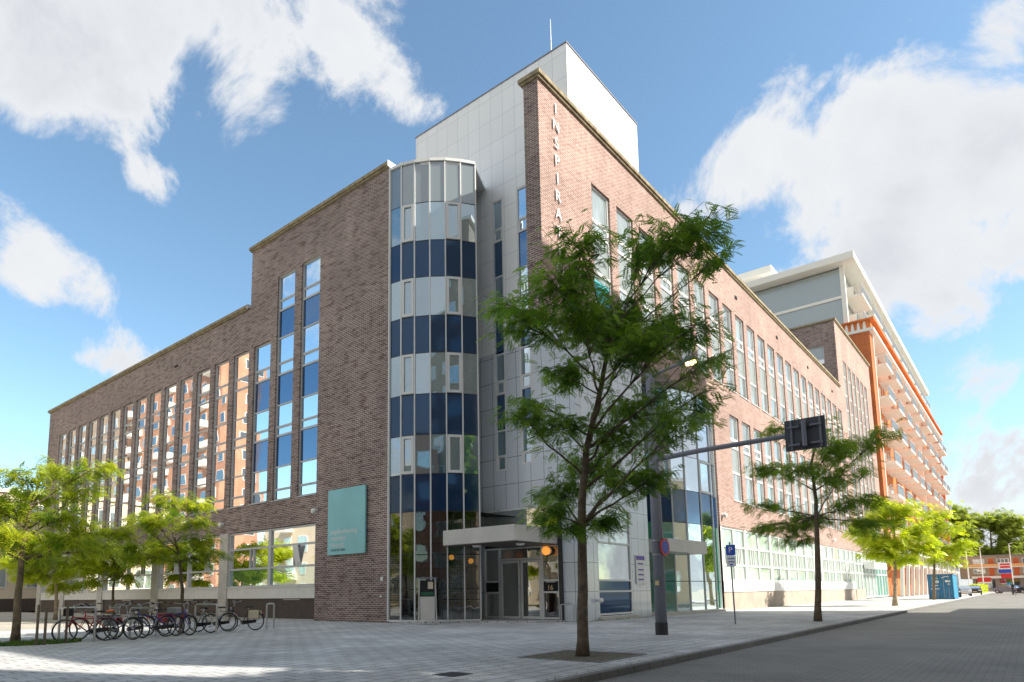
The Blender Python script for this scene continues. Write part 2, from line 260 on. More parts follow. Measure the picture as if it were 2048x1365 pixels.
# ------------------------------------------------------------------ mesh helpers
class MB:
    def __init__(s): s.v = []; s.f = []
    def quad(s, a, b, c, d):
        n = len(s.v); s.v += [tuple(a), tuple(b), tuple(c), tuple(d)]; s.f.append((n, n+1, n+2, n+3)); return s
    def poly(s, pts):
        n = len(s.v); s.v += [tuple(p) for p in pts]; s.f.append(tuple(range(n, n+len(pts)))); return s
    def box(s, x0, x1, y0, y1, z0, z1):
        n = len(s.v)
        s.v += [(x0,y0,z0),(x1,y0,z0),(x1,y1,z0),(x0,y1,z0),(x0,y0,z1),(x1,y0,z1),(x1,y1,z1),(x0,y1,z1)]
        s.f += [(n,n+3,n+2,n+1),(n+4,n+5,n+6,n+7),(n,n+1,n+5,n+4),(n+1,n+2,n+6,n+5),(n+2,n+3,n+7,n+6),(n+3,n,n+4,n+7)]; return s
    def obox(s, c, ax, ay, az):        # centre and three half axes
        c, ax, ay, az = map(Vector, (c, ax, ay, az)); n = len(s.v)
        for sx, sy, sz in ((-1,-1,-1),(1,-1,-1),(1,1,-1),(-1,1,-1),(-1,-1,1),(1,-1,1),(1,1,1),(-1,1,1)): s.v.append(tuple(c+ax*sx+ay*sy+az*sz))
        s.f += [(n,n+3,n+2,n+1),(n+4,n+5,n+6,n+7),(n,n+1,n+5,n+4),(n+1,n+2,n+6,n+5),(n+2,n+3,n+7,n+6),(n+3,n,n+4,n+7)]; return s
    def prism(s, pts, z0, z1):
        n = len(s.v); k = len(pts)
        s.v += [(x,y,z0) for x,y in pts]+[(x,y,z1) for x,y in pts]
        s.f.append(tuple(range(n+k-1, n-1, -1))); s.f.append(tuple(range(n+k, n+2*k)))
        for i in range(k): j = (i+1)%k; s.f.append((n+i, n+j, n+k+j, n+k+i))
        return s
    def extrude(s, pts, vec):          # closed 3-D outline pushed along vec
        vec = Vector(vec); n = len(s.v); k = len(pts)
        s.v += [tuple(p) for p in pts]+[tuple(Vector(p)+vec) for p in pts]
        s.f.append(tuple(range(n+k-1, n-1, -1))); s.f.append(tuple(range(n+k, n+2*k)))
        for i in range(k): j = (i+1)%k; s.f.append((n+i, n+j, n+k+j, n+k+i))
        return s
    def tube(s, pts, rs, n=8, cap=True):
        pts = [Vector(p) for p in pts]
        if not hasattr(rs, '__len__'): rs = [rs]*len(pts)
        base = len(s.v); prevx = None
        for i, p in enumerate(pts):
            d = (pts[min(i+1, len(pts)-1)]-pts[max(i-1, 0)]).normalized()
            if prevx is None: prevx = d.orthogonal().normalized()
            x = (prevx-d*prevx.dot(d)); x = x.normalized() if x.length > 1e-6 else d.orthogonal().normalized(); prevx = x
            y = d.cross(x)
            for k in range(n):
                a = 2*PI*k/n; s.v.append(tuple(p+(x*math.cos(a)+y*math.sin(a))*rs[i]))
        for i in range(len(pts)-1):
            for k in range(n):
                a = base+i*n+k; b = base+i*n+(k+1)%n; s.f.append((a, b, b+n, a+n))
        if cap:
            s.f.append(tuple(base+k for k in range(n-1, -1, -1))); e = base+(len(pts)-1)*n; s.f.append(tuple(e+k for k in range(n)))
        return s
    def torus(s, c, ax, R_, r, n=24, m=6):
        c = Vector(c); ax = Vector(ax).normalized(); x = ax.orthogonal().normalized(); y = ax.cross(x); b = len(s.v)
        for i in range(n):
            a = 2*PI*i/n; d = x*math.cos(a)+y*math.sin(a)
            for j in range(m):
                t = 2*PI*j/m; s.v.append(tuple(c+d*(R_+r*math.cos(t))+ax*r*math.sin(t)))
        for i in range(n):
            for j in range(m): s.f.append((b+i*m+j, b+((i+1)%n)*m+j, b+((i+1)%n)*m+(j+1)%m, b+i*m+(j+1)%m))
        return s
    def lathe(s, prof, c=(0,0,0), n=16, ax=None):   # prof: (radius, height)
        c = Vector(c); ax = Vector(ax or (0,0,1)).normalized(); x = ax.orthogonal().normalized(); y = ax.cross(x); b = len(s.v)
        for r, h in prof:
            for k in range(n):
                a = 2*PI*k/n; s.v.append(tuple(c+ax*h+(x*math.cos(a)+y*math.sin(a))*r))
        for i in range(len(prof)-1):
            for k in range(n): s.f.append((b+i*n+k, b+i*n+(k+1)%n, b+(i+1)*n+(k+1)%n, b+(i+1)*n+k))
        s.f.append(tuple(b+k for k in range(n-1, -1, -1))); e = b+(len(prof)-1)*n; s.f.append(tuple(e+k for k in range(n)))
        return s
    def build(s, name, mat, parent=None, smooth=False, bevel=0):
        me = bpy.data.meshes.new(name); me.from_pydata(s.v, [], s.f); me.update()
        o = bpy.data.objects.new(name, me); COL.objects.link(o)
        me.materials.append(MATS[mat] if isinstance(mat, str) else mat)
        if smooth: me.polygons.foreach_set('use_smooth', [True]*len(me.polygons))
        if bevel:
            b = o.modifiers.new('bevel', 'BEVEL'); b.width = bevel; b.segments = 2; b.limit_method = 'ANGLE'
        if parent is not None:
            o.parent = parent
            if parent.get('worldkids'): o.location = -Vector(parent['base'])
        return o
def thing(name, label, cat, loc=(0,0,0), rz=0, group=None, wk=False):
    """an Empty at the thing's base. wk: its parts are modelled in world coordinates"""
    o = bpy.data.objects.new(name, None); COL.objects.link(o); o.location = loc; o.rotation_euler = (0, 0, rz); o.empty_display_size = .2
    o['label'] = label; o['category'] = cat
    if group: o['group'] = group
    if wk: o['worldkids'] = 1; o['base'] = list(loc)
    return o
def tag(o, label, cat, group=None):
    o['label'] = label; o['category'] = cat
    if group: o['group'] = group
    return o
def struct(o): o['kind'] = 'structure'; return o
def text(body, size, mat, parent, org, xdir, zdir, name='lettering', depth=.01, align='LEFT', sx=1.0):
    cu = bpy.data.curves.new(name, 'FONT'); cu.body = body; cu.size = size; cu.extrude = depth; cu.align_x = align
    o = bpy.data.objects.new('tmp', cu); COL.objects.link(o)
    dg = bpy.context.evaluated_depsgraph_get(); me = bpy.data.meshes.new_from_object(o.evaluated_get(dg)); bpy.data.objects.remove(o); bpy.data.curves.remove(cu)
    X = Vector(xdir).normalized(); Z = Vector(zdir).normalized(); Nn = X.cross(Z)
    off = Vector(parent['base']) if (parent is not None and parent.get('worldkids')) else Vector((0,0,0))
    for v in me.vertices: v.co = Vector(org)+X*v.co.x*sx+Z*v.co.y+Nn*v.co.z
    me.materials.clear(); me.materials.append(MATS[mat]); me.name = name
    t = bpy.data.objects.new(name, me); COL.objects.link(t)
    if parent is not None: t.parent = parent; t.location = -off
    return t
def mapper(plane, c):       # facade coordinates: u along, z up, d into the building
    if plane == 'X': return lambda u, z, d=0: (c+d, u, z)
    return lambda u, z, d=0: (u, c+d, z)
def pbox(mb, P, u0, u1, z0, z1, d0, d1):
    a = P(u0, z0, d0); b = P(u1, z1, d1)
    return mb.box(min(a[0],b[0]), max(a[0],b[0]), min(a[1],b[1]), max(a[1],b[1]), z0, z1)
def wall(mb, P, u0, u1, z0, z1, holes, rev=.16):
    us = sorted({u0, u1, *[h[0] for h in holes], *[h[1] for h in holes]}); zs = sorted({z0, z1, *[h[2] for h in holes], *[h[3] for h in holes]})
    us = [u for u in us if u0 <= u <= u1]; zs = [z for z in zs if z0 <= z <= z1]
    for i in range(len(us)-1):
        for j in range(len(zs)-1):
            cu, cz = (us[i]+us[i+1])/2, (zs[j]+zs[j+1])/2
            if any(h[0] < cu < h[1] and h[2] < cz < h[3] for h in holes): continue
            mb.quad(P(us[i],zs[j]), P(us[i+1],zs[j]), P(us[i+1],zs[j+1]), P(us[i],zs[j+1]))
    for a, b, c, d in holes:
        for (p, q, r_, s_) in (((a,c),(a,d),0,0),((b,c),(b,d),0,0),((a,c),(b,c),0,0),((a,d),(b,d),0,0)):
            mb.quad(P(p[0],p[1]), P(q[0],q[1]), P(q[0],q[1],rev), P(p[0],p[1],rev))
    return mb
rng = random.Random(7)
def pane(mb, P, u0, u1, z0, z1, d, tilt=.004):
    a, b, c, e = [rng.uniform(-tilt, tilt) for _ in range(4)]
    # keep the pane planar: a small tilt about both axes
    tu, tz = a, b
    mb.quad(P(u0,z0,d-tu-tz), P(u1,z0,d+tu-tz), P(u1,z1,d+tu+tz), P(u0,z1,d-tu+tz))
def window(parent, P, u0, u1, bands, d=.14, fr=.055, glassm='glass_left', spm='spandrel_blue', tr=.06, frame='grey_frame', sill=True, name='window', tilt=.004):
    """bands from the top: (z_top, z_bottom, kind) with kind 'g' glass, 's' spandrel, 'c' casement"""
    f = MB(); g = MB(); sp = MB()
    zt = bands[0][0]; zb = bands[-1][1]
    pbox(f, P, u0, u0+fr, zb, zt, d-.05, d+.02); pbox(f, P, u1-fr, u1, zb, zt, d-.05, d+.02)
    pbox(f, P, u0+fr, u1-fr, zt-fr, zt, d-.05, d+.02); pbox(f, P, u0+fr, u1-fr, zb, zb+fr, d-.05, d+.02)
    if sill: pbox(f, P, u0-.03, u1+.03, zb-.04, zb, -.05, d-.02)
    for i, (a, b, k) in enumerate(bands):
        if i: pbox(f, P, u0+fr, u1-fr, a-tr/2, a+tr/2, d-.045, d+.015)
        if k == 'c':
            for q in ((u0+fr, u0+fr*1.9, b+tr/2, a-tr/2), (u1-fr*1.9, u1-fr, b+tr/2, a-tr/2)): pbox(f, P, *q, d-.03, d+.015)
            pbox(f, P, u0+fr*1.9, u1-fr*1.9, a-tr/2-.045, a-tr/2, d-.03, d+.015); pbox(f, P, u0+fr*1.9, u1-fr*1.9, b+tr/2, b+tr/2+.045, d-.03, d+.015)
        pane(sp if k == 's' else g, P, u0+fr/2, u1-fr/2, b, a, d, tilt)
    w = f.build(name, frame, parent)
    if g.f:
        o = g.build('pane', glassm, w)
    if sp.f: sp.build('spandrel_panel', spm, w)
    return w
def winparent(root): return root
# window children carry world coordinates too, so a frame parented under a world-coordinate thing sits at -base; its own children need no offset

# ------------------------------------------------------------------ ground
KY = 4.72
def sheet(name, pts, z, mat):
    return struct(MB().poly([(x, y, z) for x, y in pts]).build(name, mat))
sheet('ground', [(-900,-900),(1500,-900),(1500,900),(-900,900)], -.16, 'paving_plaza')
sheet('road', [(-60,-5.2),(1200,-5.2),(1200,KY-.12),(-60,KY-.12)], -.10, 'road_pavers')
struct(MB().box(-3, 150, KY, 61.5-61.5+12.45, -.3, 0).build('pavement', 'paving'))
struct(MB().box(-3, 36, 12.45, 27.5, -.3, 0).build('plaza', 'paving'))
struct(MB().box(-3, 17.4, 27.5, 66, -.3, 0.0).build('plaza_far', 'paving_plaza'))
struct(MB().box(-60, 150, -12, -5.2, -.3, 0).build('pavement_opposite', 'paving'))
kb = MB()
for i in range(-3, 150): kb.box(i+.004, i+.996, KY-.13, KY-.002, -.3, .006)
struct(kb.build('kerb', 'kerb_stone', bevel=.012))
# sunk edging and earth round the street tree
struct(MB().box(9.15, 10.62, 5.28, 6.72, .0005, .004).build('tree_pit_earth', 'soil'))
e = MB()
for a in ((9.07,9.15,5.2,6.8),(10.62,10.7,5.2,6.8),(9.15,10.62,5.2,5.28),(9.15,10.62,6.72,6.8)): e.box(*a, -.02, .009)
struct(e.build('tree_pit_edging', 'kerb_stone'))
def grass_patch(name, cx, cy, rx, ry, n, h, label):
    mb = MB(); r = random.Random(int(cx*100))
    for i in range(n):
        a = r.uniform(0, 2*PI); q = math.sqrt(r.random()); x = cx+rx*q*math.cos(a); y = cy+ry*q*math.sin(a); t = r.uniform(0, 2*PI); hh = h*r.uniform(.4, 1)
        w = .012; dx, dy = math.cos(t)*w, math.sin(t)*w; lx, ly = r.uniform(-.5,.5)*hh, r.uniform(-.5,.5)*hh
        mb.poly([(x-dx, y-dy, 0), (x+dx, y+dy, 0), (x+lx, y+ly, hh)])
    o = mb.build(name, 'leaf_grass'); tag(o, label, 'grass'); o['kind'] = 'stuff'
grass_patch('grass', 5.6, 18.75, .9, .6, 1500, .13, 'short grass round the foot of the big left tree')

lt = MB(); lr = random.Random(9)
for i in range(900):
    if i < 500: x, y = 9.9+lr.gauss(0,2.6), 6.0+lr.gauss(0,1.6)
    else: x, y = lr.uniform(-1,30), lr.uniform(4.9,20)
    if y < KY+.05 or x > 17 and y > 12: continue
    t = lr.uniform(0,2*PI); l_ = lr.uniform(.012,.03); a_ = Vector((math.cos(t),math.sin(t),0))*l_; b_ = Vector((-a_.y,a_.x,0))*.5; p = Vector((x,y,.011+lr.random()*.004))
    lt.quad(p-a_, p-b_, p+a_+Vector((0,0,.006)), p+b_)
tag(lt.build('leaf_litter', 'tan_leather'), 'small dry leaves scattered over the pavement', 'leaves')['kind'] = 'stuff'
wd = MB(); lr = random.Random(4)
for i in range(1500):
    if i < 700: x, y = 17.13-abs(lr.gauss(0,.05)), lr.choice((lr.uniform(19,23.6), lr.uniform(23.7,45)))
    elif i < 1100: x, y = lr.uniform(-2,60), KY+.0+lr.gauss(0,.012)
    else: x, y = lr.uniform(20.8,26), 12.28-abs(lr.gauss(0,.04))
    if abs(math.sin(x*1.7+y*2.3)) < .55: continue
    hh = lr.uniform(.015,.07); t = lr.uniform(0,2*PI); wd.poly([(x-.006,y,0),(x+.006,y,0),(x+math.cos(t)*hh*.5,y+math.sin(t)*hh*.5,hh)])
tag(wd.build('weeds', 'leaf_grass'), 'sparse weeds in the joints along the kerb and wall foot', 'weeds')['kind'] = 'stuff'

# ------------------------------------------------------------------ the main office building
XL, YR, XS = 17.21, 12.27, 20.7
B = thing('office_building', 'large purple-brown brick office block with a rounded glass bay and white tower', 'building', (20.7, 12.5, 0), wk=True)
PL = mapper('X', XL); PR = mapper('Y', YR); PS = mapper('X', XS)
def bands_low(): return [(13.55,12.25,'g'),(12.25,11.65,'c'),(11.65,10.1,'s'),(10.1,9.1,'g'),(9.1,8.6,'c'),(8.6,7.1,'s'),(7.1,6.05,'g'),(6.05,5.52,'c')]
def bands_tall(): return [(16.65,15.41,'g'),(15.41,14.87,'c'),(14.87,13.47,'s'),(13.47,12.21,'g'),(12.21,11.62,'c'),(11.62,10.12,'s'),(10.12,9.06,'g'),(9.06,8.6,'c'),(8.6,7.11,'s'),(7.11,6.04,'g'),(6.04,5.5,'c')]
low = [(27.58+1.957*k, 29.07+1.957*k) for k in range(15)]
tall = [(23.68, 25.12), (25.64, 27.09)]
# brick walls
w = MB(); wall(w, PL, 19.0, 23.66, 0, 18.78, []); w.quad((XL,19.0,0),(XL+1.2,19.0,0),(XL+1.2,19.0,18.78),(XL,19.0,18.78))
w.quad((XL,23.66,0),(XL,23.66,4.22),(XL+.4,23.66,4.22),(XL+.4,23.66,0))
w.build('brick_pier', 'brick', B)
w = MB(); wall(w, PL, 23.66, 29.5, 4.22, 18.78, [(a, b, 5.5, 16.65) for a, b in tall]+[(low[0][0], low[0][1], 5.52, 13.55)])
w.quad((XL,29.5,15.6),(XL+12,29.5,15.6),(XL+12,29.5,18.78),(XL,29.5,18.78)); w.quad((XL,23.66,4.22),(XL,29.5,4.22),(XL+.4,29.5,4.22),(XL+.4,23.66,4.22))
w.build('stair_wall', 'brick', B)
w = MB(); wall(w, PL, 29.5, 58.9, 4.22, 15.72, [(a, b, 5.52, 13.55) for a, b in low[1:]])
w.quad((XL,29.5,4.22),(XL,58.9,4.22),(XL+.4,58.9,4.22),(XL+.4,29.5,4.22)); w.quad((XL,58.9,0),(XL+14,58.9,0),(XL+14,58.9,15.72),(XL,58.9,15.72))
w.build('wing_wall', 'brick', B)
for a, b in tall: window(B, PL, a, b, bands_tall(), spm='spandrel_blue', glassm='glass_sky')
for i, (a, b) in enumerate(low): window(B, PL, a, b, bands_low(), glassm='glass_sky' if i == 0 else 'glass_left', spm='spandrel_blue' if i == 0 else 'glass_left')
# roofs and copings
MB().box(XL+.02, 32, 19.6, 29.48, 18.2, 18.5).build('roof', 'roof_felt', B)
MB().box(XL+.02, 31, 29.52, 58.88, 15.1, 15.4).build('roof', 'roof_felt', B)
def coping(mb, x0, x1, y0, y1, z, ax, h=.14):
    n = max(1, int((max(x1-x0, y1-y0))/1.0)); L_ = (x1-x0 if ax == 'x' else y1-y0)/n
    for i in range(n):
        if ax == 'x': mb.box(x0+i*L_, x0+(i+1)*L_-.01, y0, y1, z, z+h)
        else: mb.box(x0, x1, y0+i*L_, y0+(i+1)*L_-.01, z, z+h)
c = MB(); coping(c, XL-.16, XL+.4, 18.98, 29.62, 18.86, 'y'); c.box(XL-.09, XL+.3, 18.99, 29.56, 18.78, 18.86)
coping(c, XL-.16, XL+.4, 29.66, 59.05, 15.80, 'y'); c.box(XL-.09, XL+.3, 29.62, 59.0, 15.72, 15.80)
c.build('coping', 'coping', B)
MB().box(XL-.17, XL+.45, 18.95, 18.975, 18.76, 19.02).box(XL-.17, XL+.1, 29.63, 29.65, 15.72, 15.98).build('coping_end', 'white_frame', B)
# two weep holes
for y in (37.5,): MB().box(XL-.02, XL+.01, y-.22, y+.22, 14.5, 14.62).build('overflow_slot', 'dark_gap', B)
# ground floor, left: concrete columns, glazing, white apron, ribbed brick base
cols = [(30.86, 31.66), (38.5, 39.3), (46.4, 47.2), (53.2, 54.0), (58.15, 58.95)]
for a, b in cols:
    MB().box(XL-.06, XL+.34, a, b, 0, 4.215).build('column', 'concrete', B, bevel=.01)
bays = [(23.66, 30.86), (31.66, 38.5), (39.3, 46.4), (47.2, 53.2), (54.0, 58.15)]
gT, t1, t2, gB = 4.2, 3.36, 2.38, 1.5
for i, (a, b) in enumerate(bays):
    f = MB(); g = MB(); tg = MB(); D = .12; mid = (a+b)/2; mw = .22
    for q in ((a, a+.09), (mid-mw/2, mid+mw/2), (b-.09, b)): pbox(f, PL, *q, gB, gT, D-.08, D+.03)
    for hlf in ((a+.09, mid-mw/2), (mid+mw/2, b-.09)):
        u0_, u1_ = hlf
        for z in (gT-.05, t1, t2, gB+.03): pbox(f, PL, u0_, u1_, z-.045, z+.045, D-.06, D+.02)
        third = u0_+(u1_-u0_)*.38
        for u in (third, third+.32): pbox(f, PL, u-.035, u+.035, t2+.045, t1-.045, D-.055, D+.015)
        pane(g, PL, u0_, u1_, t1, gT, D, .003); pane(g, PL, u0_, third, t2, t1, D, .003); pane(g, PL, third, third+.32, t2, t1, D, .003); pane(g, PL, third+.32, u1_, t2, t1, D, .003)
        pane(tg if (i == 0) else g, PL, u0_, u1_, gB, t2, D, .003)
    fo = f.build('window', 'grey_frame', B); g.build('pane', 'glass_left', fo)
    if tg.f: tg.build('pane', 'glass_teal', fo)
    MB().box(XL+.0, XL+.25, a, b, .96, gB-.02).build('apron_panel', 'sill_white', B)
    MB().box(XL-.05, XL+.02, a, b, gB-.02, gB+.02).build('window_sill', 'white_frame', B)
    MB().box(XL+.08, XL+.3, a, b, .05, .955).build('plinth', 'plinth_brick', B)
    MB().box(XL+.02, XL+.3, a, b, 0, .05).build('plinth_kerb', 'concrete', B)
    if i < 3:
        v = MB(); y = (a+mid)/2 if i == 0 else mid
        for k in range(14): v.box(XL+.06, XL+.078, y-.6+k*.09, y-.6+k*.09+.05, .88, .92)
        v.build('air_brick', 'sill_white', B)
# tilted casement standing open in the first bay
MB().obox((XL+.02, 25.05, 2.86), (.012,0,.02), (0,.2,0), (-.10,0,.44)).build('open_casement', 'white_frame', B)
# wall lamps
def globe(parent, p, mat='lamp_globe', r=.13, ax=(-1,0,0), name='wall_lamp'):
    b = MB().lathe([(r*.8,0),(r*.85,.04),(r*.6,.05)], p, 14, ax).build(name, 'white_frame', parent)
    mb = MB(); prof = [(r*math.sin(t), .05+r*.85-r*math.cos(t)*.85) for t in [PI*k/8 for k in range(1, 8)]]
    mb.lathe(prof, p, 16, ax).build('globe', mat, b, smooth=True)
    return b
for y in (23.62, 31.5, 39.5): globe(B, (XL-.002, y, 4.7))
for x in (34.75, 60.0): globe(B, (x, YR-.002, 4.98), ax=(0,-1,0))

# the white / granite volume with the tower on top
entr = (13.42, 17.09, 0.0, 4.4)
wh = [(15.79, 16.38, 5.98, 17.78), (14.48, 15.07, 6.1, 17.85)]
s = MB(); wall(s, PS, 12.92, 21.0, 11.0, 23.05, [(a, b, 11.0, d) for a, b, c_, d in wh], rev=.1)
s.quad((XS,12.42,19.85),(26.9,12.42,19.85),(26.9,12.42,23.05),(XS,12.42,23.05)); s.quad((XS,12.42,11.0),(XS,12.92,11.0),(XS,12.92,23.05),(XS,12.42,23.05))
s.quad((XS,21,11),(26.9,21,11),(26.9,21,23.05),(XS,21,23.05)); s.quad((26.9,12.42,19),(26.9,21,19),(26.9,21,23.05),(26.9,12.42,23.05))
s.build('white_wall', 'white_panel', B)
s = MB(); s.quad((XS-.004,12.416,19.85),(26.9,12.416,19.85),(26.9,12.416,23.05),(XS-.004,12.416,23.05)); s.build('tower_cladding', 'white_cladding', B)
s = MB(); s.box(XS-.03, 26.94, 12.38, 12.44, 23.05, 23.10); s.box(XS-.03, XS+.03, 12.44, 21.03, 23.05, 23.10); s.box(26.88, 26.94, 12.44, 21.03, 23.05, 23.1); s.build('parapet_trim', 'pole_grey', B)
MB().box(XS+.04, 26.88, 12.45, 21, 22.8, 22.9).build('roof', 'roof_felt', B)
s = MB(); wall(s, PS, 12.5, 21.0, 0, 11.0, [(a, b, c_, 11.0) for a, b, c_, d in wh]+[entr], rev=.1)
gw = (21.9, 24.6, .16, 4.35)
wall(s, mapper('Y', 12.5), XS, 26.3, 0, 11.0, [gw], rev=.1); s.quad((26.3,12.5,0),(26.3,15.5,0),(26.3,15.5,11),(26.3,12.5,11))
s.build('granite_wall', 'granite', B)
def sb(z1, zb):
    return [(17.78 if z1 is None else z1, 16.45,'g'),(16.45,15.9,'c'),(15.9,14.3,'s'),(14.3,13.0,'g'),(13.0,12.45,'c'),(12.45,10.9,'s'),(10.9,9.75,'g'),(9.75,9.2,'c'),(9.2,7.65,'s'),(7.65,6.6,'g'),(6.6,zb,'c')]
for (a, b, c_, d) in wh: window(B, PS, a, b, sb(d, c_), d=.06, fr=.075, spm='spandrel_blue', glassm='glass_sky', frame='white_frame', sill=False)
# corner window beside the street tree
Pc = mapper('Y', 12.5)
f = MB()
for q in ((gw[0],gw[0]+.05,gw[2],gw[3]),(gw[1]-.05,gw[1],gw[2],gw[3])): pbox(f, Pc, *q, .0, .07)
for z in (gw[2]+.06, 1.08, 1.5, 2.95, gw[3]-.03): pbox(f, Pc, gw[0]+.05, gw[1]-.05, z-.035, z+.035, .0, .07)
fo = f.build('window', 'white_frame', B)
g = MB(); pane(g, Pc, gw[0], gw[1], 2.95, gw[3], .05); pane(g, Pc, gw[0], gw[1], 1.5, 2.95, .05); g.build('pane', 'glass_light', fo)
g = MB(); pane(g, Pc, gw[0], gw[1], 1.08, 1.5, .05); pane(g, Pc, gw[0], gw[1], .2, 1.08, .05); g.build('spandrel_panel', 'spandrel_blue', fo)
MB().box(gw[0]-.1, gw[1]+.1, 12.30, 12.49, 0, .12).build('step', 'concrete', B)
# aerial on the roof
tag(MB().tube([(21.6,13.7,22.9),(21.6,13.7,24.2),(21.6,13.7,25.55)], [.035,.02,.012], 8).build('roof_aerial', 'white_paint'), 'thin white aerial rod on top of the white roof tower', 'aerial')

# entrance on the X = XS plane
E_ = MB(); D0, D1 = -.02, .08
ys = [13.42, 14.22, 16.28, 17.09]
for y in (ys[0]+.04, ys[1], ys[2], ys[3]-.04): pbox(E_, PS, y-.045, y+.045, .06, 2.85, D0, D1)
for z, seg in ((2.82, (0,1,2)), (2.38, (1,)), (1.52, (0,2)), (1.08, (0,2)), (.11, (0,2)), (4.36, (0,1,2)), (3.5, (0,1,2))):
    for k in seg: pbox(E_, PS, ys[k]+.045, ys[k+1]-.045, z-.035, z+.035, D0+.004, D1-.004)
eo = E_.build('entrance_frame', 'white_frame', B)
g = MB()
for k in (0, 2):
    for z0, z1 in ((.1,1.08),(1.52,2.82)): pane(g, PS, ys[k], ys[k+1], z0, z1, .03, .003)
pane(g, PS, ys[1], ys[2], 2.4, 2.82, .03); g.build('pane', 'lobby_glass', eo)
g = MB(); pane(g, PS, ys[0], ys[3], 3.5, 4.36, .03, .003); g.build('fanlight', 'glass_left', eo)
g = MB(); [pane(g, PS, ys[k], ys[k+1], 1.08, 1.52, .02, 0) for k in (0, 2)]; pn = g.build('dark_panel', 'dark_gap', eo)
text('16', .27, 'gold', B, (XS-.035, 13.99, 1.16), (0,-1,0), (0,0,1), 'house_number', .006)
MB().box(XS-.03, XS-.02, 13.62, 14.05, 1.44, 1.475).build('name_strip', 'grey_frame', B)
for y0, y1 in ((14.27, 15.22), (15.26, 16.22)):
    d = MB(); pbox(d, PS, y0, y0+.085, .07, 2.33, -.03, .03); pbox(d, PS, y1-.085, y1, .07, 2.33, -.03, .03); pbox(d, PS, y0+.085, y1-.085, .07, .17, -.03, .03); pbox(d, PS, y0+.085, y1-.085, 2.23, 2.33, -.03, .03)
    do = d.build('entrance_door', 'white_frame', B)
    g = MB(); pane(g, PS, y0+.05, y1-.05, .12, 2.28, .0, .003); g.build('pane', 'lobby_glass', do)
    hy = y1-.04 if y0 < 15 else y0+.04
    MB().tube([(XS-.03,hy,.75),(XS-.09,hy,.78),(XS-.09,hy,1.3),(XS-.03,hy,1.33)], .014, 8).build('handle', 'steel', do)
# canopy over the entrance
cp = [(17.95,16.80),(17.95,13.43),(XS-.002,13.43),(XS-.002,15.97),(19.3,15.86),(18.68,16.24),(18.15,16.80)]
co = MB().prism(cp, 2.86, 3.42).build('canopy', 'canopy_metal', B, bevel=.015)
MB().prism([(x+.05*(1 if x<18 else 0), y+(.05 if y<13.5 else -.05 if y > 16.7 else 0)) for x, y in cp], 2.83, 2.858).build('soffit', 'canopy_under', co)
for p in ((18.5,15.6,2.83),(18.9,13.9,2.83)): MB().lathe([(.17,0),(.17,.03),(.14,.06),(.05,.085)], p, 18, (0,0,-1)).build('ceiling_lamp', 'lamp_globe', co, smooth=True)
struct(MB().prism([(17.3,19.0),(17.3,18.3),(17.75,16.9),(18.3,15.9),(19.3,14.4),(20.1,13.25),(20.69,13.25),(20.69,17),(18,19)], 0, .055).build('entrance_step', 'paving'))
MB().box(XS-.12, XS-.004, 13.28, 13.41, 0, 4.0).build('downpipe', 'pole_dark', B)
# the lobby behind the glass: dark walls, a red wall, a reception lamp
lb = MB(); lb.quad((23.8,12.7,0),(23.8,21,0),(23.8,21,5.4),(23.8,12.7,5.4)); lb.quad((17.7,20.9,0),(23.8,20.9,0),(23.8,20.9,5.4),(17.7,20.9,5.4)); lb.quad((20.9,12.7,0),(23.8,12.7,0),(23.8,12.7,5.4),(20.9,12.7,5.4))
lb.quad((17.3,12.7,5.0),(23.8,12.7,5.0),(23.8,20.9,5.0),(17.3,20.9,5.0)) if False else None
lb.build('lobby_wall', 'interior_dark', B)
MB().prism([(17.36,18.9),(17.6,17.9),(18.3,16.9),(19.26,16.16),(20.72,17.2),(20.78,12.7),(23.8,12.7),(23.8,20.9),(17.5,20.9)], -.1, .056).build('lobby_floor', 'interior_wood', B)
MB().box(22.6, 22.8, 13.0, 15.2, .05, 2.8).build('lobby_screen', 'interior_red', B)

# rounded glass bay
ring = [(17.25,18.98),(17.32,18.40),(17.53,17.86),(17.84,17.31),(18.23,16.83),(18.72,16.42),(19.24,16.07)]
ctr = Vector((20.0,18.7))
bandz = [(18.60,16.85,'spandrel_grey'),(16.85,15.2,'g'),(15.2,13.65,'spandrel_blue'),(13.65,12.02,'g'),(12.02,10.5,'spandrel_blue'),(10.5,8.83,'g'),(8.83,7.2,'spandrel_blue'),(7.2,5.65,'g'),(5.65,4.2,'spandrel_blue'),(4.2,.1,'L')]
def seg_obox(mb, a, b, z0, z1, dn, dp):      # a box along the segment a-b, from dn to dp along the outward normal
    a = Vector(a); b = Vector(b); t = (b-a); n = Vector((t.y, -t.x)).normalized()
    if n.dot((a+b)/2-ctrv) < 0: n = -n
    c_ = (a+b)/2+n*(dn+dp)/2
    mb.obox((c_.x, c_.y, (z0+z1)/2), (t.x/2, t.y/2, 0), (n.x*(dp-dn)/2, n.y*(dp-dn)/2, 0), (0, 0, (z1-z0)/2)); return mb
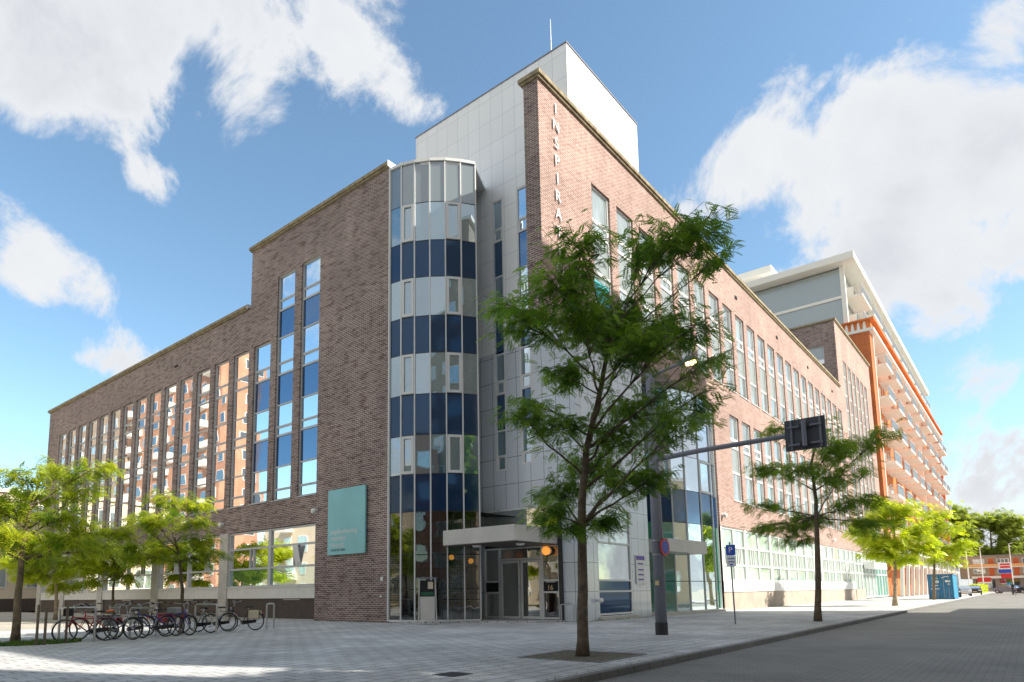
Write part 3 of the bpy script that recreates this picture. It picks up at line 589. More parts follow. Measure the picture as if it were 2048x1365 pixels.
def curved_bay(ring, ctr, bands, top, casements, root, transoms, framemat='white_frame', lobbymat='lobby_glass', glassm='glass_sky'):
    global ctrv; ctrv = Vector(ctr)
    f = MB()
    for i, p in enumerate(ring):
        p = Vector(p); a = Vector(ring[max(i-1,0)]); b = Vector(ring[min(i+1,len(ring)-1)]); t = (b-a).normalized(); n = Vector((t.y,-t.x)); n = n if n.dot(p-ctrv) > 0 else -n
        f.obox((p.x, p.y, (bands[-1][1]+top)/2), (t.x*.024, t.y*.024, 0), (n.x*.05, n.y*.05, 0), (0,0,(top-bands[-1][1])/2))
    for a, b in zip(ring, ring[1:]): seg_obox(f, a, b, bands[-1][1]-.07, bands[-1][1]+.01, -.045, .045)
    frame = f.build('glass_bay', framemat, root)
    for i, (a, b) in enumerate(zip(ring, ring[1:])):
        a_, b_ = Vector(a), Vector(b); t = b_-a_; n = Vector((t.y, -t.x)).normalized(); n = n if n.dot((a_+b_)/2-ctrv) > 0 else -n
        for j, (z1, z0, k) in enumerate(bands):
            e1, e2 = rng.uniform(-.006,.006), rng.uniform(-.004,.004)
            q = [(a_.x+n.x*(-e1-e2), a_.y+n.y*(-e1-e2), z0), (b_.x+n.x*(e1-e2), b_.y+n.y*(e1-e2), z0), (b_.x+n.x*(e1+e2), b_.y+n.y*(e1+e2), z1), (a_.x+n.x*(-e1+e2), a_.y+n.y*(-e1+e2), z1)]
            mat = {'g': glassm, 'L': lobbymat}.get(k, k)
            if k == 'g' and i in casements:
                c_ = MB(); u = t.normalized(); l = t.length
                def cb(s0, s1, za, zb_):
                    m_ = a_+u*(s0+s1)/2+n*.03; c_.obox((m_.x, m_.y, (za+zb_)/2), (u.x*(s1-s0)/2, u.y*(s1-s0)/2, 0), (n.x*.03, n.y*.03, 0), (0,0,(zb_-za)/2))
                cb(.03, .13, z0+.03, z1-.03); cb(l-.13, l-.03, z0+.03, z1-.03); cb(.13, l-.13, z0+.03, z0+.13); cb(.13, l-.13, z1-.13, z1-.03)
                wn = c_.build('casement', 'white_frame', root); MB().quad(*q).build('pane', mat, wn)
            else:
                MB().quad(*q).build('pane' if k in 'gL' else 'spandrel_panel', mat, frame)
    if transoms:
        d = MB()
        for a, b in zip(ring, ring[1:]):
            for z in transoms: seg_obox(d, a, b, z-.018, z+.018, -.02, .012)
        for a, b in zip(ring, ring[1:]):
            for z1, z0, k in bands[1:]: seg_obox(d, a, b, z1-.014, z1+.014, -.02, .008)
        d.build('transom', 'dark_frame', frame)
    return frame
curved_bay(ring, ctr, bandz, 18.62, (1, 4), B, (2.55, 1.25, .85))
ctrv = ctr
f = MB()
for a, b in zip(ring, ring[1:]): seg_obox(f, a, b, 18.61, 18.73, -.12, .07)
f.prism([(x, y) for x, y in ring]+[(20.69,16.7),(20.69,21),(17.6,21)], 18.5, 18.6)
f.build('bay_roof', 'white_frame', B)
MB().extrude([(19.26,16.08,0),(20.69,17.22,0),(20.69,17.22,18.6),(19.26,16.08,18.6)], (-.02,.03,0)).build('bay_flank', 'spandrel_pale', B)
MB().box(17.17, 17.24, 18.965, 19.02, .05, 18.76).build('edge_trim', 'white_frame', B)
# what is seen through the ground-floor glass of the bay
for (x, y, h, c_) in ((18.4,18.6,4.15,'curtain'),(18.2,18.95,4.15,'curtain')):
    m_ = MB(); 
    for k in range(6): m_.box(x+k*.05, x+k*.05+.03, y-.02+.03*(k%2), y+.03*(k%2), .1, h)
    m_.build('curtain', c_, B)
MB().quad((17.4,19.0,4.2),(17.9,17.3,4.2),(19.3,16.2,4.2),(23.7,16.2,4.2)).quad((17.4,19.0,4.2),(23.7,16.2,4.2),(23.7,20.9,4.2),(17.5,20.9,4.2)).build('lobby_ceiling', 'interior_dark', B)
for p in ((19.9,17.1,2.35),(19.3,17.6,2.5)):
    o_ = thing('pendant_lamp', 'orange globe lamp behind the bay glass, '+('nearer the entrance doors' if p[0] > 19.5 else 'nearer the information cabinet'), 'lamp', (p[0],p[1],4.2), group='orange globe lamps in the lobby', wk=True)
    MB().tube([(p[0],p[1],4.19),(p[0],p[1],p[2]+.1)], .008, 6).build('cord', 'dark_frame', o_)
    MB().lathe([(.11*math.sin(t), -.11*math.cos(t)) for t in [PI*k/9 for k in range(1,9)]], p, 14).build('globe', 'lamp_orange', o_, smooth=True)
l_ = globe(None, (XS-.07, 13.85, 2.62), 'lamp_orange', .17); tag(l_, 'orange lit globe lamp right of the entrance doors under the canopy', 'lamp')
l_.name = 'wall_lamp'

# brick wall of the right wing (its left end is a free-standing fin over the granite corner)
up = [(22.05+2.115*k, 23.57+2.115*k) for k in range(22)]
f = MB(); wall(f, PR, 18.35, 34.4, 11.0, 19.88, [(a, b, 12.5, 17.6) for a, b in up[:6]])
f.build('lettered_wall', 'brick_sunlit', B)
f = MB(); f.quad((18.35,YR,11),(18.35,12.92,11),(18.35,12.92,19.88),(18.35,YR,19.88)); f.quad((18.35,12.92,11),(XS,12.92,11),(XS,12.92,19.88),(18.35,12.92,19.88)); f.build('fin_end', 'brick', B)  # fin end and back take the darker copy, their shade in the colour
MB().quad((18.35,YR+.002,10.998),(34.4,YR+.002,10.998),(34.4,16.5,10.998),(18.35,16.5,10.998)).build('overhang_soffit', 'dark_frame', B) if False else None
s = MB(); s.quad((18.35,YR,11),(XS,YR,11),(XS,12.92,11),(18.35,12.92,11)); s.quad((XS,YR,11),(34.4,YR,11),(34.4,16.5,11),(XS,16.5,11)); s.build('overhang_soffit', 'brick', B)
f = MB(); wall(f, PR, 34.4, 68.0, 4.43, 19.88, [(a, b, 12.5, 17.6) for a, b in up[6:]]+[(a, b, 6.0, 10.95) for a, b in up[7:]])
f.quad((34.4,YR,0),(34.4,14.5,0),(34.4,14.5,11),(34.4,YR,11)); f.quad((34.4,YR,4.43),(68,YR,4.43),(68,YR+.4,4.43),(34.4,YR+.4,4.43))
f.build('street_wall', 'brick_sunlit', B)
ub = [(17.6,16.15,'g'),(16.15,15.6,'c'),(15.6,13.9,'s'),(13.9,12.5,'g')]
lb_ = [(10.95,9.6,'g'),(9.6,9.1,'c'),(9.1,7.65,'s'),(7.65,6.0,'g')]
for i, (a, b) in enumerate(up):
    window(B, PR, a, b, ub, glassm='glass_light', spm='spandrel_pale', frame='white_paint', tr=.11, fr=.075)
    if i >= 7: window(B, PR, a, b, lb_, glassm='glass_light', spm='spandrel_pale', frame='white_paint', tr=.11, fr=.075)
MB().box(22.2, 23.4, 12.385, 12.397, 12.7, 13.55).build('cyan_poster', 'banner_cyan', B)
c = MB(); coping(c, 18.22, 68.0, YR-.16, 12.405, 19.98, 'x', .16); c.box(18.28, 68.0, YR-.09, 12.40, 19.88, 19.98); c.box(18.22, XS-.04, 12.41, 13.08, 19.98, 20.14); c.box(18.28, XS-.04, 12.405, 13.0, 19.88, 19.98)
c.build('coping', 'coping', B)
MB().box(XS+.02, 67.98, 12.5, 30, 19.2, 19.4).build('roof', 'roof_felt', B)
for x in (39.32, 47.74, 56.12, 64.6): MB().box(x-.17, x+.17, YR-.05, YR+.02, 18.64, 18.8).build('overflow_slot', 'dark_gap', B)
# lettering INSPIRATION down the fin
for i, ch in enumerate('INSPIRATION'):
    zc = 19.3-.715*i
    text(ch, .62, 'letter_metal', B, (19.44, YR-.05, zc-.23), (1,0,0), (0,0,1), 'letter', .018, 'CENTER')
# ground floor, right
f0 = MB(); g = MB(); D = .12
posts = [34.4, 38.2, 42.9, 46.6, 51.2, 55.8, 60.2, 64.6, 68.0]
for i in range(len(posts)-1):
    a, b = posts[i]+.0, posts[i+1]; f = MB(); g = MB()
    pw = .3; pbox(f, PR, a, a+pw, 1.52, 4.42, D-.1, D+.05); pbox(f, PR, b-.06, b-.002, 1.52, 4.42, D-.08, D+.05)
    mid = (a+pw+b)/2; pbox(f, PR, mid-.09, mid+.09, 1.52, 4.42, D-.07, D+.04)
    for h0, h1 in ((a+pw, mid-.09), (mid+.09, b-.06)):
        for z in (4.38, 3.38, 2.39, 1.56): pbox(f, PR, h0, h1, z-.05, z+.05, D-.06, D+.03)
        for q in (.34, .52, .68): u = h0+(h1-h0)*q; pbox(f, PR, u-.035, u+.035, 2.44, 3.33, D-.05, D+.02)
        for z0, z1 in ((1.56,2.39),(2.39,3.38),(3.38,4.38)): pane(g, PR, h0, h1, z0, z1, D, .003)
    fo = f.build('window', 'white_frame', B); g.build('pane', 'glass_mint', fo)
    MB().box(a, b, YR-.02, YR+.3, .96, 1.515).build('apron_panel', 'white_paint', B)
    MB().box(a, b-.012, YR+.03, YR+.3, 0, .955).build('plinth', 'base_stone', B)
MB().box(60.4, 61.6, YR+.1, YR+.115, 3.45, 4.3).build('orange_blind', 'orange_panel', B)
# second, right-hand glass bay under the overhang
ring2 = [(34.34,12.42),(33.3,12.27+.0),(31.9,12.31),(30.55,12.5),(29.6,12.8),(28.9,13.25),(28.5,13.8),(28.3,14.5)]
b2 = [(10.98,9.5,'g'),(9.5,7.6,'spandrel_grey'),(7.6,5.9,'g'),(5.9,4.3,'spandrel_blue'),(4.3,.12,'glass_teal')]
curved_bay(ring2, (33,16), b2, 10.98, (1, 4), B, (1.5,))
MB().box(26.3, 28.4, 14.6, 14.9, 0, 11).build('recess_wall', 'granite', B)
c2 = MB().prism([(27.3,12.05),(31.0,11.75),(31.0,12.45),(29.7,12.85),(28.8,13.4),(28.3,14.4),(26.9,14.4)], 2.78, 3.36).build('canopy', 'canopy_metal', B, bevel=.015)
struct(MB().prism([(26.3,11.95),(34.3,12.0),(34.36,12.4),(30,14.5),(26.3,14.6)], 0, .10).build('side_step', 'concrete'))

# taller end block of the same building
P2 = mapper('Y', YR); PW = mapper('X', 68.0)
f = MB(); c6 = [(70.7+2.115*k, 72.2+2.115*k) for k in range(6)]
wall(f, P2, 68.0, 85.6, 4.43, 26.5, [(a, b, 6.0, 23.3) for a, b in c6]); f.build('end_block_wall', 'brick_sunlit', B)
f = MB(); wall(f, PW, YR, 26, 19.0, 26.5, [(13.33, 16.2, 22.5, 24.25)]); f.quad((85.6,YR,0),(85.6,26,0),(85.6,26,26.5),(85.6,YR,26.5)); f.build('end_block_side_wall', 'brick', B)
window(B, PW, 13.33, 16.2, [(24.25,23.0,'s'),(23.0,22.5,'g')], spm='spandrel_pale', frame='white_frame', sill=False)
for a, b in c6:
    bb = []; z = 23.3
    while z > 6.5: bb += [(z, max(z-1.5,6), 'g'), (z-1.5, max(z-3.3, 6.0), 's')]; z -= 3.4
    bb = [q for q in bb if q[0]-q[1] > .1]
    window(B, P2, a, b, bb, glassm='glass_light', spm='spandrel_pale', frame='white_frame', tr=.1, fr=.08)
c = MB(); coping(c, 67.86, 85.7, YR-.16, YR+.3, 26.58, 'x', .16); c.box(67.86, 68.3, YR+.31, 26, 26.58, 26.74); c.box(67.95, 85.6, YR-.08, YR+.2, 26.5, 26.58); c.build('coping', 'coping', B)
MB().box(68.1, 85.5, YR+.2, 26, 25.8, 26).build('roof', 'roof_felt', B)
f = MB()
for k in range(5):
    a = 68.1+k*3.5; b = a+3.4
    f = MB(); g = MB()
    for u in (a, (a+b)/2-.08, b-.16): pbox(f, P2, u, u+.16, 0.1, 4.42, .02, .17)
    for z in (4.36, 3.3, 2.4, .15): pbox(f, P2, a+.16, b-.16, z-.06, z+.06, .05, .15)
    pane(g, P2, a, b, .1, 4.4, .12); fo = f.build('window', 'white_frame', B); g.build('pane', 'glass_mint' if k < 3 else 'glass_teal', fo)
MB().box(72.5, 79.5, YR-.9, YR+.02, 2.9, 3.5).build('shop_fascia', 'white_paint', B)
MB().box(68.0, 72.2, YR-.02, YR+.1, 0, .95).build('plinth', 'base_stone', B)

# teal name board on the brick pier
nb = thing('name_board', 'large teal name board with white lettering hung on the brick pier', 'sign', (XL-.06, 21.45, 2.72), wk=True)
MB().box(XL-.13, XL-.05, 20.24, 22.65, 2.73, 5.48).build('board', 'sign_teal', nb, bevel=.01)
MB().box(XL-.05, XL-.001, 20.6, 20.7, 2.9, 5.3).box(XL-.05, XL-.001, 22.2, 22.3, 2.9, 5.3).build('mounting_rail', 'dark_frame', nb)
for i, tx in enumerate(('jeugdbescherming', 'rotterdam', 'rijnmond.')): text(tx, .285, 'white_paint', nb, (XL-.134, 22.45, 3.60-.275*i), (0,-1,0), (0,0,1), 'lettering', .003, sx=.84)
text('VOOR HET KIND.', .125, 'dark_frame', nb, (XL-.134, 22.42, 2.86+.02), (0,-1,0), (0,0,1), 'lettering', .003)
for y, z, n_ in ((19.35, 1.68, 'small white intercom plate on the brick pier beside the glass bay'), (19.4, 1.0, 'small round white socket low on the brick pier')):
    tag(MB().box(XL-.03, XL-.002, y-.07, y+.07, z-.08, z+.08).build('wall_plate', 'white_paint', bevel=.008) if z > 1.5 else MB().lathe([(.05,0),(.05,.03),(.03,.04)], (XL-.002,y,z), 12, (-1,0,0)).build('wall_plate', 'white_paint'), n_, 'wall plate')
# name plaque on the granite beside the corner window
pq = thing('notice_plaque', 'white notice plaque with a purple heading on the granite wall behind the lamp post', 'sign', (25.2,12.49,1.3), wk=True)
MB().box(24.95, 25.75, 12.455, 12.492, 1.35, 2.55).build('plate', 'white_paint', pq, bevel=.01)
MB().box(24.97, 25.73, 12.448, 12.454, 2.36, 2.53).build('heading', 'purple', pq)
m_ = MB()
for z in (2.2, 1.95, 1.75, 1.55): m_.box(25.12, 25.6, 12.449, 12.453, z-.03, z+.03)
m_.build('text_line', 'purple', pq)

# ------------------------------------------------------------------ far apartment tower with balconies
T = thing('apartment_tower', 'tall orange brick apartment tower with rows of white balconies and a white glazed top storey', 'building', (86.2, 12, 0), wk=True)
TX0, TX1, TY = 86.2, 164.0, 11.95
MB().box(TX0, TX1, TY+.9, 30, 4.8, 31.6).build('rear_wall', 'orange_brick', T)
MB().box(TX0-.02, TX0+1.6, TY, TY+2.6, 3.0, 31.0).build('pier', 'orange_dark', T); MB().box(127.2, 128.4, TY, TY+1.0, 3.0, 31.0).build('pier', 'orange_dark', T); MB().box(TX1-1, TX1, TY, TY+1, 3, 31.0).build('pier', 'orange_dark', T)
MB().box(TX0+1.6, TX0+1.9, TY-.1, TY+.9, 3, 31.0).box(127.0, 127.2, TY-.1, TY+.9, 3, 31.0).build('pier_trim', 'cream_white', T)
MB().box(TX0-.3, TX1+.3, TY-.5, TY+2.9, 31.0, 31.3).build('cornice', 'cream_white', T)
MB().box(TX0-.1, TX1+.1, TY-.2, TY+2.7, 31.3, 32.3).build('frieze', 'orange_brick', T)
MB().box(TX0-.4, TX1+.3, TY-.6, TY+2.9, 32.3, 32.5).build('cornice', 'orange_brick', T)
m_ = MB()
for k in range(4):
    y = TY+.25+k*.62; m_.extrude([(TX0-.13,y+.0,31.35),(TX0-.13,y+.38,31.35),(TX0-.13,y+.28,32.25),(TX0-.13,y+.1,32.25)], (.06,0,0))
m_.build('frieze_ornament', 'cream_white', T)
def balcony(x0, x1, z, y0=TY+.9, dep=2.0, parent=T):
    yf = y0-dep+.0
    s = MB().box(x0, x1, yf, y0-.01, z, z+.26); s.box(x0-.05, x0+.06, yf+.9, y0-.01, z+.26, z+1.3)
    sl = s.build('balcony', 'cream_white', parent)
    r = MB(); r.box(x0+.11, x1, yf, yf+.05, z+1.42, z+1.5); r.box(x1-.05, x1, yf+.06, y0-.05, z+1.42, z+1.5)
    n = int((x1-x0)/.7)
    for k in range(n+1): u = x0+.15+(x1-x0-.2)*k/n; r.box(u-.025, u+.025, yf+.005, yf+.045, z+.30, z+1.42)
    for k in range(4): y = yf+.4+k*.5; r.box(x1-.045, x1-.005, y, y+.04, z+.30, z+1.42)
    for k in range(5): y = yf+.08+k*.2; r.box(x0+.01, x0+.04, y, y+.035, z+.26, z+1.42)
    r.box(x0+.01, x0+.05, yf+.05, yf+.95, z+1.42, z+1.48)
    r.build('railing', 'grey_frame', sl)
    g = MB().box(x0+.12, x1-.06, yf+.06, yf+.07, z+.42, z+1.32); g.build('rail_glass', 'spandrel_grey', sl)
    return sl
for k in range(7):
    z = 27.3-3.95*k
    for c_ in range(9):
        if c_ < 5: x0 = TX0+2.6+c_*7.7; x1 = x0+4.9
        else: x0 = 129.2+(c_-5)*8.6; x1 = x0+5.9
        if z > 3: balcony(x0, x1, z)
        d_ = MB().box(x0+1.2, x0+3.6, TY+.86, TY+.895, z+.3, z+2.7) if z > 3 else None
        if d_: d_.build('balcony_window', 'glass_light', T)
# the white, set-back upper storeys
MB().box(TX0+.1, 158, 14.4, 42, 25.0, 39.6).build('upper_wall', 'spandrel_pale', T)
MB().box(TX0-.02, TX0+.5, 14.0, 14.5, 32.5, 39.8).build('corner_post', 'cream_white', T)
m_ = MB()
for z in (27.6, 31.9, 35.8): m_.box(TX0-.05, TX0+.08, 14.5, 42, z, z+.35)
m_.build('floor_band', 'cream_white', T)
MB().box(TX0-1.6, 159, 12.6, 43, 39.8, 40.7).build('roof_slab', 'cream_white', T, bevel=.1)
for z in (32.6, 36.1):
    for k in range(9):
        x0 = TX0+1.2+k*8; balcony(x0, x0+6, z, 14.38, 1.9)
        MB().box(x0+.6, x0+5, 14.34, 14.385, z+.3, z+2.7).build('balcony_window', 'glass_light', T)
MB().box(97, 110, 26, 40, 41, 46.3).build('lift_house', 'spandrel_grey', T)
MB().box(95.6, 111, 24.6, 41, 46.3, 47.4).build('roof_slab', 'cream_white', T, bevel=.1)
MB().box(97, 100, 31, 35, 47.4, 48.6).build('roof_box', 'cream_white', T)
# ground floor of the tower: red wall behind leaning white columns under a white canopy
MB().box(TX0, TX1, TY+1.4, TY+1.6, 1.2, 4.9).build('ground_wall', 'orange_brick', T)
MB().box(TX0, TX1, TY+1.38, TY+1.6, 0, 1.2).build('plinth', 'orange_dark', T)
MB().box(TX0+.2, TX1, TY-1.6, TY+1.8, 4.9, 5.25).build('canopy', 'cream_white', T)
for k in range(14):
    x = TX0+.6+k*4.3; MB().extrude([(x,TY-.9,0),(x+.35,TY-.9,0),(x+.05,TY-1.3,4.9),(x-.3,TY-1.3,4.9)], (0,.35,0)).build('column', 'cream_white', T)

# ------------------------------------------------------------------ houses closing the street
Hh = thing('terraced_flats', 'low tan brick row of flats with orange doors closing the street end', 'building', (185, 0, 0), wk=True)
HX = 185
hw = MB(); hw.box(HX, HX+9, -22, 12.3, 2.7, 7.7); hw.build('upper_wall', 'tan_brick', Hh)
MB().box(HX-.3, HX+9.2, -22.2, 12.5, 7.7, 7.85).build('roof', 'pole_grey', Hh)
MB().box(HX-1.2, HX-.01, -22, 11.6, 5.05, 5.25).build('gallery', 'cream_white', Hh)
MB().box(HX-1.2, HX-1.12, -22, 11.6, 5.25, 5.85).build('gallery_rail', 'orange_panel', Hh)
MB().box(HX-1.0, HX-.01, -22, 10.2, 2.7, 3.2).build('shop_fascia', 'cream_white', Hh)
MB().box(HX+.6, HX+9, -22, 10.2, 0, 2.69).build('shop_wall', 'base_stone', Hh)
for k in range(8):
    y = 9.8-k*4.3
    for z in (5.45, 3.4):
        f = MB().box(HX-.06, HX+.04, y-.02-2.1, y+.02, z+.35, z+1.55); fo = f.build('window', 'white_paint', Hh)
        g = MB(); [g.box(HX-.075, HX-.062, y-.1-.66*q-.5, y-.1-.66*q, z+.45, z+1.45) for q in range(3)]; g.build('pane', 'glass_light', fo)
        MB().box(HX-.05, HX+.02, y-3.7, y-2.8, z-.15, z+1.6).build('door', 'orange_door', Hh)
    MB().box(HX+.5, HX+.58, y-3.6, y-.2, .5, 2.4).build('shop_window', 'car_glass', Hh)
L2_ = thing('corner_house', 'small tan house with a white sloping roof edge beside the row of flats', 'building', (176, 13, 0), wk=True)
MB().box(172, 184.5, 12.7, 24, 0, 5.6).build('wall', 'tan_brick', L2_)
MB().extrude([(171.6,12.5,5.6),(184.6,12.5,5.6),(184.6,12.5,5.9),(171.6,12.5,7.2)], (0,12,0)).build('roof', 'cream_white', L2_)
f = MB().box(171.93, 172.02, 13.2, 15.4, 3.3, 4.9).build('window', 'white_paint', L2_); MB().box(171.9, 171.92, 13.35, 14.2, 3.5, 4.7).box(171.9, 171.92, 14.35, 15.25, 3.5, 4.7).build('pane', 'car_glass', f)
py = thing('pylon_sign', 'tall red, white and blue shop pylon sign in front of the far flats', 'sign', (150, 3.3, 0), wk=True)
MB().box(150, 150.15, 3.5, 3.6, 0, 5.2).build('post', 'pole_grey', py)
MB().box(149.9, 150.2, 2.5, 4.3, 4.0, 5.2).build('panel', 'white_paint', py); MB().box(149.88, 149.9, 2.7, 4.1, 4.2, 4.55).box(149.88, 149.9, 2.7, 4.1, 4.7, 5.0).build('stripe', 'sign_red', py)
MB().box(149.9, 150.2, 2.4, 4.3, 3.3, 3.95).build('panel', 'sign_blue', py); MB().box(149.9, 150.2, 2.6, 4.1, 2.4, 3.2).build('panel', 'sign_red', py)
sb_ = thing('shop_board', 'red shop board on white backing beside the hedge', 'sign', (140, 6.5, 1.5), wk=True)
MB().box(140, 140.1, 5.2, 7.0, 1.75, 2.5).build('board', 'sign_red', sb_); MB().box(140.02, 140.12, 5.2, 7.0, 1.5, 1.74).build('board_foot', 'white_paint', sb_); MB().box(140.03, 140.1, 6.8, 6.9, 0, 1.5).box(140.03, 140.1, 5.3, 5.4, 0, 1.5).build('post', 'pole_grey', sb_)
for i, (x, y, h, l_) in enumerate(((118, 6.9, 6.2, 'slim white lamp mast just behind the blue container'), (132, 5.9, 7.2, 'slim white mast in front of the left part of the far flats'), (140, 2.35, 8.0, 'slim white mast right of the pylon sign'))):
    m_ = MB().tube([(x,y,0),(x,y,h)], [.09,.05], 8); m_.tube([(x,y,h-.02),(x,y-.5,h+.1)], .04, 6); tag(m_.build('street_mast', 'white_paint'), l_, 'lamp post', 'slim masts at the street end')

# pale building beyond the far left end of the brick wing
cb_ = thing('cream_flats', 'pale cream flats with white windows beyond the left end of the brick wing', 'building', (17, 66, 0), wk=True)
MB().box(4, 26, 67, 80, 1.1, 10.2).build('wall', 'cream', cb_); MB().box(4, 26, 66.98, 80, 0, 1.1).build('plinth', 'plinth_brick', cb_); MB().box(3.8, 26.2, 66.8, 80, 10.2, 10.5).build('roof', 'white_paint', cb_)
for z in (2.0, 5.0, 7.6):
    for k in range(6):
        x = 5+k*3.4; f = MB().box(x, x+2.0, 66.93, 67.02, z, z+1.7).build('window', 'white_frame', cb_); MB().box(x+.1, x+.95, 66.9, 66.93, z+.1, z+1.6).box(x+1.05, x+1.9, 66.9, 66.93, z+.1, z+1.6).build('pane', 'glass_light', f)

# ------------------------------------------------------------------ neighbours round the square (they shade it and are mirrored in the glass)
def block(name, label, x0, x1, y0, y1, h, mat, face, glassm='glass_light', fl=3.0, ww=1.7, step=3.2, band=None, balc=False, cat='building'):
    b_ = thing(name, label, cat, ((x0+x1)/2, (y0+y1)/2, 0), wk=True)
    MB().box(x0, x1, y0, y1, 0, h).build('wall', mat, b_); MB().box(x0-.2, x1+.2, y0-.2, y1+.2, h, h+.3).build('roof', 'cream_white', b_)
    fr = MB(); g = MB(); bl = MB()
    for fc in face:
        n = int(((y1-y0) if fc in 'EW' else (x1-x0))/step)
        for k in range(n):
            z = 1.0; row = 0
            while z+1.9 < h:
                u = (y0 if fc in 'EW' else x0)+.7+k*step
                w_ = ww if (k+row//3) % 3 else ww*.75
                if fc == 'E': fr.box(x1-.05, x1+.06, u, u+w_, z, z+1.6); g.box(x1+.06, x1+.075, u+.1, u+w_-.1, z+.1, z+1.5); (bl.box(x1+.02, x1+1.3, u-.3, u+w_+.3, z-.75, z+.25) if balc and k % 4 == 1 else 0)
                if fc == 'W': fr.box(x0-.06, x0+.05, u, u+w_, z, z+1.6); g.box(x0-.075, x0-.06, u+.1, u+w_-.1, z+.1, z+1.5)
                if fc == 'N': fr.box(u, u+w_, y1-.05, y1+.06, z, z+1.6); g.box(u+.1, u+w_-.1, y1+.06, y1+.075, z+.1, z+1.5)
                if fc == 'S': fr.box(u, u+w_, y0-.06, y0+.05, z, z+1.6); g.box(u+.1, u+w_-.1, y0-.075, y0-.06, z+.1, z+1.5); (bl.box(u-.3, u+w_+.3, y0-1.3, y0-.02, z-.75, z+.25) if balc and k % 3 == 1 else 0)
                z += fl; row += 1
    f = fr.build('window_row', 'white_frame', b_); g.build('pane', glassm, f)
    if bl.f: bl.build('balcony_row', 'cream_white', b_)
    return b_
block('apartment_block', 'tallest brick apartment block on the opposite pavement facing the lettered wall', 25.1, 41.9, -19, -9, 32.2, 'tan_brick', 'N')
block('apartment_block', 'unseen apartment block right of the narrow gap, lowered to let sun onto the trees', 16.7, 25.0, -19, -9, 27.9, 'cream', 'N')  # split off and lowered so sun reaches the left tree crowns
block('apartment_block', 'tall brick apartment block on the opposite pavement left of the narrow gap', -38, 11.6, -19, -9, 32.2, 'tan_brick', 'NW')
block('low_block', 'low cream block on the opposite pavement beside the tall one', 42.0, 48.4, -19, -9, 10.3, 'cream', 'N')
block('residential_tower', 'salmon residential tower with white balconies far across the square', -20, -14, 90, 122, 46, 'salmon_brick', 'ES', 'car_glass', fl=2.9, ww=1.9, step=3.1, balc=True)
block('brick_tower', 'brown tower slab beside the salmon residential tower', -40, -14, 126, 160, 44, 'tan_brick', 'ES', fl=3.1)
block('square_flats', 'cream flats with white balconies along the west side of the square', -26, -15, 18, 80, 12.5, 'cream', 'ES', fl=2.9, balc=True)
block('corner_flats', 'tan flats on the south-west corner of the square', -30, -16, -8, 14, 16, 'salmon_brick', 'ES', fl=2.9)

# ------------------------------------------------------------------ container and parked cars
k_ = thing('shipping_container', 'blue shipping container with white markings standing on the pavement by the tower', 'container', (72, 6.1, 0), wk=True)
c = MB(); cx0, cx1, cy0, cy1, ch = 69.1, 73.6, 5.15, 6.95, 2.15
n = 22
for i in range(n):
    x = cx0+.1+(cx1-cx0-.2)*i/n; wv = (cx1-cx0-.2)/n; c.box(x, x+wv*.5, cy0+.02, cy0+.06, .12, ch-.1); c.box(x+wv*.5, x+wv, cy0+.05, cy0+.08, .12, ch-.1)
c.box(cx0+.05, cx1-.02, cy0+.08, cy1, .1, ch-.03); c.build('side_wall', 'container_side', k_)
c = MB()
for q in ((cx0,cx0+.09,cy0,cy0+.09),(cx0,cx0+.09,cy1-.09,cy1),(cx1-.09,cx1,cy0,cy0+.09)): c.box(*q, 0, ch)
c.box(cx0, cx1, cy0, cy0+.08, 0, .12); c.box(cx0, cx1, cy0, cy0+.08, ch-.1, ch); c.box(cx0, cx0+.08, cy0, cy1, 0, .12); c.box(cx0, cx0+.08, cy0, cy1, ch-.1, ch); c.build('frame', 'container_blue', k_)
for y0, y1 in ((cy0+.1, (cy0+cy1)/2-.01), ((cy0+cy1)/2+.01, cy1-.1)):
    d_ = MB().box(cx0+.01, cx0+.05, y0, y1, .13, ch-.11).build('door', 'container_blue', k_); m_ = MB()
    for q in (.28, .72): y = y0+(y1-y0)*q; m_.tube([(cx0-.02,y,.1),(cx0-.02,y,ch-.1)], .018, 6)
    m_.build('lock_bar', 'silver_paint', d_)
m_ = MB()
for y0, y1, z0, z1 in ((5.35,5.7,1.45,1.62),(5.35,5.55,1.25,1.32),(5.75,5.95,1.8,1.87),(6.2,6.6,1.75,1.82),(6.15,6.5,1.4,1.6),(6.2,6.7,1.15,1.22),(5.4,5.8,1.9,1.95),(6.15,6.75,.85,.93)): m_.box(cx0-.004, cx0+.008, y0, y1, z0, z1)
m_.build('marking', 'white_paint', k_)
text('CT 41', .28, 'white_paint', k_, (cx0-.012, 6.75, 1.42), (0,-1,0), (0,0,1), 'marking', .002) if False else None

